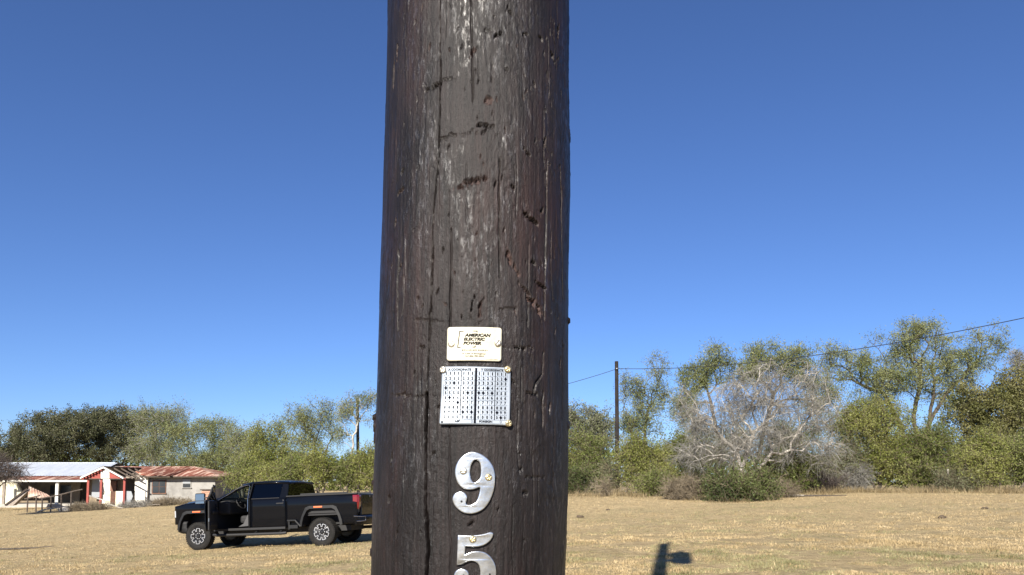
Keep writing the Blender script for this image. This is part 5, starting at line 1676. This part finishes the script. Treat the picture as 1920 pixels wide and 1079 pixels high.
make_tree('mesquite_tree', 'airy mesquite with crooked dark limbs behind the truck bed', 'tree', 594, 55, [[(594, 915), (596, 880), (592, 845), (588, 815)], [(596, 915), (605, 870), (612, 845), (618, 825)]],
          [(585, 790, 40, 32), (555, 800, 24, 26), (610, 775, 20, 22), (550, 772, 14, 12), (625, 815, 20, 16), (570, 830, 40, 18)], 220, L_MESQ, M_BARKD, 17, 50, (.17, .042), .45, .6, 5, .6, bare=0, rmax=.16)
make_tree('white_barked_tree', 'tall airy tree with pale trunk next to the distant pole', 'tree', 657, 53, [[(656, 925), (657, 890), (660, 850), (664, 818), (668, 800)]],
          [(682, 765, 26, 24), (648, 778, 18, 20), (665, 750, 20, 12), (697, 752, 18, 18), (640, 762, 10, 10), (690, 800, 22, 14), (640, 820, 16, 14)], 150, L_MESQ, M_BARKW, 18, 45, (.16, .042), .42, .6, 5, .6, bare=0, rmax=.10, rtip=.009, rpow=.46, twig_mat=M_BARKG)
make_tree('mesquite_tree', 'mesquite crown just behind the left edge of the big pole', 'tree', 735, 52, [[(735, 925), (735, 860), (725, 820)]],
          [(730, 790, 32, 40), (705, 830, 20, 26), (745, 850, 40, 30)], 110, L_MESQ, M_BARKD, 19, 50, (.16, .042), .42, .6, 5, .6, bare=0)
for i, (px, d, bl, m_, lab) in enumerate([
        (455, 56, [(455, 890, 30, 22), (435, 900, 18, 16)], L_SHRUB, 'olive shrub seen through the truck windscreen'),
        (500, 53, [(500, 892, 36, 20), (530, 885, 24, 22)], L_YEL, 'yellow green shrub just above the truck roof'),
        (560, 51, [(558, 880, 34, 26), (545, 900, 30, 18)], L_SHRUB, 'green shrub above the back of the truck cab'),
        (605, 50, [(602, 878, 32, 30), (590, 862, 20, 16), (620, 890, 24, 22)], L_YEL, 'bright yellow green shrub above the middle of the truck bed'),
        (650, 50, [(648, 882, 28, 28), (665, 895, 24, 20)], L_SHRUB, 'green shrub at the foot of the pale trunked tree'),
        (692, 49, [(690, 870, 24, 32), (705, 890, 24, 26)], L_YEL, 'light green shrub touching the left edge of the big pole')]):
    make_tree('shrub', lab, 'shrub', px, d, [[(px, 925), (px + 4, 905)], [(px - 4, 925), (px - 12, 908)]], bl, 85, m_, M_BARKD, 30 + i, 75, (.15, .055), .38, .2, 6, .8, bare=0, twig_mat=M_TWIGB, group='shrubs behind the truck')
make_tree('bare_tree', 'dark leafless twiggy tree in front of the house at the left edge', 'tree', -6, 51.5, [[(-4, 965), (0, 930), (-2, 898)], [(-8, 965), (-22, 915), (-26, 895)]],
          [(0, 878, 40, 26), (-35, 880, 40, 30), (28, 885, 22, 16)], 170, None, M_TWIGD, 41, 0, twigs=9, twl=.9, bare=3, trr=.010, rtip=.009, twdroop=.2, rmax=.11)

# --- right side
make_tree('grey_green_tree', 'grey green airy tree between the big pole and the slim pole', 'tree', 1105, 54, [[(1105, 920), (1104, 860), (1100, 820)], [(1107, 920), (1125, 850), (1130, 815)]],
          [(1095, 785, 34, 34), (1130, 800, 24, 34), (1070, 800, 24, 30), (1110, 825, 40, 20)], 200, L_MESQG, M_BARKG, 51, 55, (.17, .07), .45, .3, 6, .7, bare=2, twig_mat=M_TWIG)
make_tree('mesquite_tree', 'tall thin mesquite with dark trunk immediately right of the slim pole', 'tree', 1207, 50, [[(1205, 920), (1206, 860), (1210, 800), (1218, 760)], [(1208, 920), (1190, 840), (1180, 790)]],
          [(1228, 700, 22, 30), (1236, 740, 22, 30), (1190, 735, 26, 32), (1172, 715, 14, 16), (1205, 780, 40, 30), (1180, 800, 26, 30)], 230, L_MESQ, M_BARKD, 52, 50, (.16, .042), .42, .7, 5, .6, bare=0, rmax=.15)
make_tree('mesquite_tree', 'yellow green mesquite whose crown tops show above the dead tree', 'tree', 1400, 50, [[(1390, 920), (1385, 830), (1380, 760)], [(1405, 920), (1430, 820), (1450, 740)], [(1395, 920), (1340, 810), (1330, 740)]],
          [(1345, 685, 34, 34), (1440, 682, 40, 36), (1490, 690, 34, 40), (1300, 715, 30, 34), (1400, 690, 34, 36), (1290, 765, 34, 36), (1540, 740, 34, 40)], 440, L_MESQ, M_BARKD, 53, 80, (.17, .045), .42, .6, 5, .65, bare=0, rmax=.2)
make_tree('mesquite_tree', 'tallest airy mesquite with spreading dark limbs on the right', 'tree', 1722, 51, [[(1720, 915), (1720, 840), (1716, 780), (1722, 720), (1728, 680)], [(1724, 915), (1738, 810), (1770, 740), (1810, 700), (1840, 670)],
           [(1716, 915), (1690, 800), (1655, 740), (1600, 712)], [(1722, 915), (1745, 800), (1752, 730), (1748, 690)]],
          [(1740, 650, 48, 42), (1680, 655, 42, 40), (1830, 660, 46, 36), (1868, 640, 24, 22), (1620, 690, 42, 34), (1560, 680, 32, 34), (1690, 710, 70, 30), (1790, 690, 50, 36), (1725, 622, 40, 20), (1650, 750, 40, 30), (1790, 740, 40, 26)], 560, L_MESQ, M_BARKD, 54, 84, (.17, .045), .42, .7, 5, .65, bare=0, rmax=.2, rtip=.011)
make_tree('oak_tree', 'olive brown dense tree at the right edge of the view', 'tree', 1865, 45, [[(1865, 915), (1862, 850), (1860, 800)], [(1868, 915), (1900, 840), (1915, 790)], [(1862, 915), (1825, 850), (1815, 810)]],
          [(1865, 780, 70, 55), (1915, 740, 46, 46), (1830, 765, 44, 38), (1870, 850, 80, 50), (1940, 800, 60, 80), (1890, 715, 26, 20), (1800, 800, 34, 44)], 480, L_OAKB, M_BARKD, 55, 95, (.15, .075), .45, .2, 5, .6, bare=0, rmax=.2)
make_tree('half_bare_tree', 'pale bare topped tree at the extreme upper right', 'tree', 1930, 52, [[(1930, 915), (1928, 800), (1925, 740)]], [(1925, 700, 34, 36), (1905, 680, 18, 16), (1940, 740, 40, 40)], 110, L_MESQG, M_BARKG, 56, 22, (.15, .06), .4, .3, 8, .8, bare=3, twig_mat=M_TWIG, trr=.011)
# the big dead tree
make_tree('dead_tree', 'large dead leafless tree with bleached white trunk and drooping grey branches', 'tree', 1392, 38.5,
          [[(1388, 925), (1386, 885), (1380, 855), (1376, 830)], [(1392, 925), (1392, 875), (1402, 845), (1410, 815)], [(1408, 925), (1416, 890), (1432, 868), (1448, 850)]],
          [(1400, 738, 84, 50, 0, 1.2), (1330, 770, 70, 60), (1480, 760, 90, 66), (1290, 830, 46, 46), (1515, 800, 56, 60), (1400, 800, 110, 70), (1425, 705, 44, 36), (1550, 845, 40, 44), (1300, 790, 40, 40), (1360, 840, 90, 40), (1520, 720, 40, 40)],
          560, None, M_BARKW, 57, 0, twigs=8, twl=.75, bare=2, trr=.009, rtip=.0095, rpow=.46, rmax=.15, twig_mat=M_TWIG, twdroop=.75, up=.1, step=.35, shell=.5)
shr = [
    (1340, 47, [(1330, 850, 50, 40), (1370, 820, 44, 34), (1300, 815, 30, 30)], 170, L_MESQG, (.15, .06), 'grey green thicket seen through the left half of the dead tree'),
    (1440, 46, [(1440, 850, 60, 44), (1490, 820, 40, 34)], 200, L_SHRUB, (.15, .06), 'shadowed green thicket seen behind the dead tree trunk'),
    (1545, 47, [(1545, 830, 44, 50), (1580, 800, 34, 34)], 170, L_MESQG, (.15, .06), 'grey green thicket seen through the right half of the dead tree'),
    (1100, 43, [(1095, 850, 40, 40), (1075, 880, 34, 36), (1125, 885, 26, 32)], 200, L_SHRUB, (.14, .07), 'large green shrub beside the right edge of the big pole'),
    (1090, 40, [(1090, 905, 26, 20), (1072, 900, 18, 24)], 90, L_DARK, (.12, .06), 'dark low shrub at the foot of the big pole edge'),
    (1142, 41, [(1142, 895, 20, 24)], 70, L_MESQG, (.10, .04), 'dull grey shrub just left of the slim pole foot'),
    (1205, 40, [(1205, 870, 38, 42), (1232, 885, 28, 34), (1185, 845, 26, 26)], 220, L_YEL, (.14, .06), 'bright green shrub right of the slim pole foot'),
    (1218, 37.5, [(1220, 908, 28, 18)], 80, L_SHRUB, (.12, .06), 'low green shrub in front of the bright green one'),
    (1275, 44, [(1275, 860, 40, 50), (1300, 890, 30, 34)], 160, L_SHRUB, (.15, .07), 'shadowy green shrub under the left side of the dead tree'),
    (1380, 34, [(1365, 915, 40, 20), (1400, 912, 38, 20), (1340, 920, 24, 16), (1430, 908, 24, 22), (1330, 905, 14, 14)], 260, L_DARK, (.11, .065), 'rounded dark green bush in front of the dead tree trunk'),
    (1470, 40, [(1470, 890, 36, 30), (1500, 880, 30, 36)], 120, L_SHRUB, (.14, .06), 'green shrub right of the dead tree trunk'),
    (1580, 43, [(1580, 860, 44, 44), (1550, 890, 34, 30)], 160, L_MESQG, (.13, .05), 'grey green shrub under the right side of the dead tree'),
    (1650, 43, [(1640, 800, 50, 50), (1680, 780, 34, 30), (1660, 860, 62, 44), (1610, 780, 34, 34)], 420, L_YEL, (.15, .065), 'large yellow green shrub mass below the tallest mesquite'),
    (1750, 42, [(1740, 840, 50, 50), (1770, 870, 50, 40), (1710, 870, 40, 40)], 330, L_SHRUB, (.15, .065), 'leafy green shrub below the tallest mesquite on its right'),
    (1830, 40, [(1835, 875, 44, 38), (1860, 850, 30, 34)], 190, L_YEL, (.14, .065), 'light green shrub in front of the olive brown tree'),
    (1900, 40, [(1900, 870, 34, 40), (1925, 860, 30, 50)], 160, L_SHRUB, (.14, .065), 'green shrub at the right edge below the olive brown tree'),
    (1785, 40, [(1790, 905, 26, 16), (1815, 908, 22, 14)], 90, L_MESQG, (.10, .04), 'low grey green shrub at the field edge on the right')]
for i, (px, d, bl, n, m_, ls, lab) in enumerate(shr):
    make_tree('shrub', lab, 'shrub', px, d, [[(px, 925), (px + 5, 905)], [(px - 5, 925), (px - 14, 905)], [(px + 4, 925), (px + 20, 903)]], bl, n, m_, M_BARKD, 70 + i, 92, (ls[0] * .85, ls[1] * .75), .26, .2, 7, .8,
              bare=0, twig_mat=M_TWIGB, group='shrubs along the right tree line')
# leafless brush
for i, (px, d, bl, n, m_, lab, td) in enumerate([
        (1285, 35, [(1285, 918, 34, 18), (1265, 925, 20, 12)], 130, M_TWIGB, 'brown dry brush heap left of the dark green bush', .2),
        (1530, 42, [(1530, 905, 40, 18), (1570, 905, 30, 20)], 130, M_TWIGD, 'dark tangled brush beneath the drooping dead branches', .4),
        (1610, 42.5, [(1610, 890, 30, 26)], 80, M_TWIG, 'grey drooping brush below the yellow green shrub mass', .6),
        (1465, 36, [(1465, 922, 20, 10)], 60, M_TWIGB, 'small brown brush right of the dark green bush', .1),
        (160, 56, [(160, 953, 38, 7), (185, 954, 24, 6)], 150, M_TWIGB, 'greyish brown brush pile in front of the long wooden rail', .0),
        (225, 57, [(225, 951, 30, 5), (255, 949, 26, 5)], 110, M_TWIG, 'tangled pale branch pile in front of the red porch', .0),
        (290, 58, [(285, 945, 34, 5), (325, 942, 30, 5)], 100, M_TWIGB, 'low dry weeds and branches under the brown window', .0),
        (1145, 37, [(1150, 915, 26, 9)], 60, M_TWIGB, 'low dry brush in front of the slim pole', .1)]):
    make_tree('brush_pile', lab, 'brush', px, d, [[(px, 925), (px + 3, bl[0][1])], [(px - 4, 925), (px - 10, bl[0][1])]], bl, n, None, m_, 100 + i, 0, twigs=9, twl=.55 if px > 900 else .42, bare=3, trr=.009, rtip=.007, rmax=.035,
              twig_mat=m_, twdroop=td, up=.0, group='leafless brush along the edges')


def branch_log(label, pts, d, r, m=M_BARKW):
    b = MB(); P_ = []
    for (x, y) in pts: P_.append(px3(x, y, d))
    P_ = [np.array([q[0], q[1] + random.uniform(-.2, .2), max(q[2], gz(q[0], q[1]) + r)]) for q in P_]
    b.tube(P_, list(np.linspace(r, r * .35, len(P_))), 7)
    return tag(b.build('fallen_branch', m), label, 'branch', 'fallen branches on the ground')


branch_log('long pale fallen branch curving from the red porch towards the brush pile', [(168, 930), (180, 935), (196, 938), (206, 946), (222, 952), (232, 958)], 56, .06)
branch_log('pale fallen branch lying flat left of the brush pile', [(70, 960), (90, 955), (105, 953), (120, 950), (135, 950)], 56, .06)
branch_log('grey fallen branch pointing up below the white low wall', [(250, 954), (262, 951), (275, 947), (300, 946)], 57, .06, M_BARKG)
branch_log('thin dark stick put in for a branch shadow on the open grass at the lower left', [(-10, 1036), (25, 1033), (60, 1028), (95, 1025)], 24.5, .035, M_BARKD)  # dark stick added in place of a branch shadow
branch_log('pale log lying at the field edge right of the dark green bush', [(1473, 935), (1490, 934.5), (1505, 934)], 36.5, .07)
branch_log('thin dark fallen branch at the field edge below the drooping dead branches', [(1500, 938), (1530, 940), (1565, 938), (1590, 939)], 36.5, .05, M_BARKD)
branch_log('short white bare stub standing at the shrub edge on the right', [(1775, 880), (1777, 893), (1774, 905)], 40, .05)

# the tree line goes on behind the big pole: turned copies of trees built above
def dup_tree(src, px, d, rot, sc, label, cat):
    r = src.copy(); C.objects.link(r)
    g = gpt(px, d); r.location = [float(v) for v in g]; r.rotation_euler = (0, 0, rot); r.scale = (sc, sc, sc)
    r['label'] = label; r['category'] = cat; r['group'] = 'trees hidden behind the big pole'
    for ch in list(src.children):
        c = ch.copy(); C.objects.link(c); c.parent = r; c.matrix_parent_inverse = ch.matrix_parent_inverse
    return r


def by_label(part):
    return next(o for o in bpy.data.objects if o.get('label') and part in o['label'])


for (part, px, d, rot, sc) in [('airy mesquite with crooked', 800, 53, 2.2, .95), ('olive green mesquite right', 870, 62, 1.2, .85), ('airy mesquite with crooked', 940, 52, 4.0, 1.0),
                               ('tall thin mesquite', 1020, 52, 2.8, .9)]:
    dup_tree(by_label(part), px, d, rot, sc, 'mesquite in the tree line hidden behind the big pole', 'tree')
for (part, px, d, rot, sc) in [('large green shrub beside', 775, 48, 1.0, 1.0), ('yellow green shrub above the middle', 845, 47, 2.0, 1.1), ('bright green shrub right of', 910, 45, 2.6, 1.0),
                               ('large green shrub beside', 985, 44, 3.9, 1.05), ('bright green shrub right of', 1045, 43, .8, 1.0)]:
    dup_tree(by_label(part), px, d, rot, sc, 'green shrub in the tree line hidden behind the big pole', 'shrub')

# far wood that closes the view behind the trees: one mass
rng = np.random.default_rng(5)
n = 34000
fx = rng.uniform(-150, 130, n); fd = rng.uniform(98, 112, n)
prof = 4.2 + 2.6 * fbm(fx * .06 + 20, fx * 0 + 3, 66, 3)
fz = rng.random(n) ** .8 * prof + ground_z(fx, fd)
fw = link('distant_wood', leaf_quads('distant_wood', np.stack([fx, fd, fz], -1), .7, .5, .1, rng), L_SHRUB)
tag(fw, 'far low greenish wood closing the gaps between trees', 'wood', kind='stuff')

# ------------------------------------------------------------------ grass
def blades(name, X, Y, h, w, lean, rng, m, label, cat):
    n = len(X); Z = ground_z(X, Y) - .006
    a = rng.uniform(0, 2 * np.pi, n); hx, hy = np.cos(a) * w / 2, np.sin(a) * w / 2
    la = rng.uniform(0, 2 * np.pi, n); ll = lean * h * rng.random(n)
    B0 = np.stack([X - hx, Y - hy, Z], -1); B1 = np.stack([X + hx, Y + hy, Z], -1)
    T_ = np.stack([X + np.cos(la) * ll, Y + np.sin(la) * ll, Z + h * np.sqrt(np.maximum(1 - (ll / (h * 1.2)) ** 2, .1))], -1)
    o = link(name, np_mesh(name, np.stack([B0, B1, T_], 1).reshape(-1, 3), np.arange(3 * n), 3), m)
    return tag(o, label, cat, kind='stuff')


L_STRAW = leaf_mat('straw_blades', (0.33, 0.25, 0.13), (0.50, 0.39, 0.225), .25, nscale=1.6, island=.22)
L_GREENG = leaf_mat('green_grass_blades', (0.19, 0.18, 0.085), (0.33, 0.30, 0.16), .3, nscale=1.6, island=.22)
n = 340000
y = 9.0 / np.maximum(rng.random(n), .02) ** .75
y = y[(y < 62)]; x = rng.uniform(-.75, .75, len(y)) * y
cl = fbm(x * 2.2 + 50, y * 2.2 + 50, 70, 3)
keep = cl > -.22
x = x[keep]; y = y[keep]; cl = cl[keep]
gm = .7 * fbm(x * .22 + 30, y * .35 + 30, 71, 4) + .5 * fbm(x * 1.7 + 30, y * 1.7 + 30, 74, 2) + .1 * rng.normal(size=len(x))
sc = 1 + y / 40
hh = rng.uniform(.010, .030, len(x)) * sc * (1 + 2.2 * np.clip(cl, -.2, .5)); ww = rng.uniform(.007, .018, len(x)) * sc
g1 = gm > .2
blades('dry_grass', x[~g1], y[~g1], hh[~g1], ww[~g1], 1.0, rng, L_STRAW, 'short dry straw coloured grass covering the field', 'grass')
blades('green_grass', x[g1], y[g1], hh[g1], ww[g1], 1.0, rng, L_GREENG, 'patches of green grass among the dry field grass', 'grass')
# taller weeds along the field edge
ex = []; ey = []
for (pa_, da_, pb2, db_, k_, wd) in [(1062, 38.5, 1250, 37, 2600, 1.0), (1250, 34.5, 1330, 33.4, 700, .5), (1330, 33.0, 1450, 33.2, 700, .4), (1450, 37, 1560, 40, 1200, 1.0), (1560, 41, 1720, 41.5, 3000, .8), (1700, 40.5, 1960, 38.5, 5200, .9),
                                     (440, 50, 720, 47.5, 7000, 1.6), (240, 62, 400, 60, 4200, 2.2), (-20, 63, 160, 61, 1500, 2.0), (400, 58, 460, 54, 1500, 1.5)]:
    t_ = rng.random(k_); dd = da_ + (db_ - da_) * t_ + rng.normal(0, wd, k_); pp = pa_ + (pb2 - pa_) * t_
    ex.append((pp - 960) / F * dd); ey.append(dd)
ex = np.concatenate(ex); ey = np.concatenate(ey)
wn = fbm(ex * .55 + 70, ey * .3 + 70, 73, 3)
kp = rng.random(len(ex)) < sstep(-.3, .2, wn) + .12
ex, ey, wn = ex[kp], ey[kp], wn[kp]
blades('tall_dry_weeds', ex, ey, rng.uniform(.06, .40, len(ex)) * (1 + 1.3 * np.clip(wn, -.4, .6)), rng.uniform(.012, .03, len(ex)), 1.15, rng, L_DRY, 'tall dry weeds and grass along the edge of the trees', 'weeds')
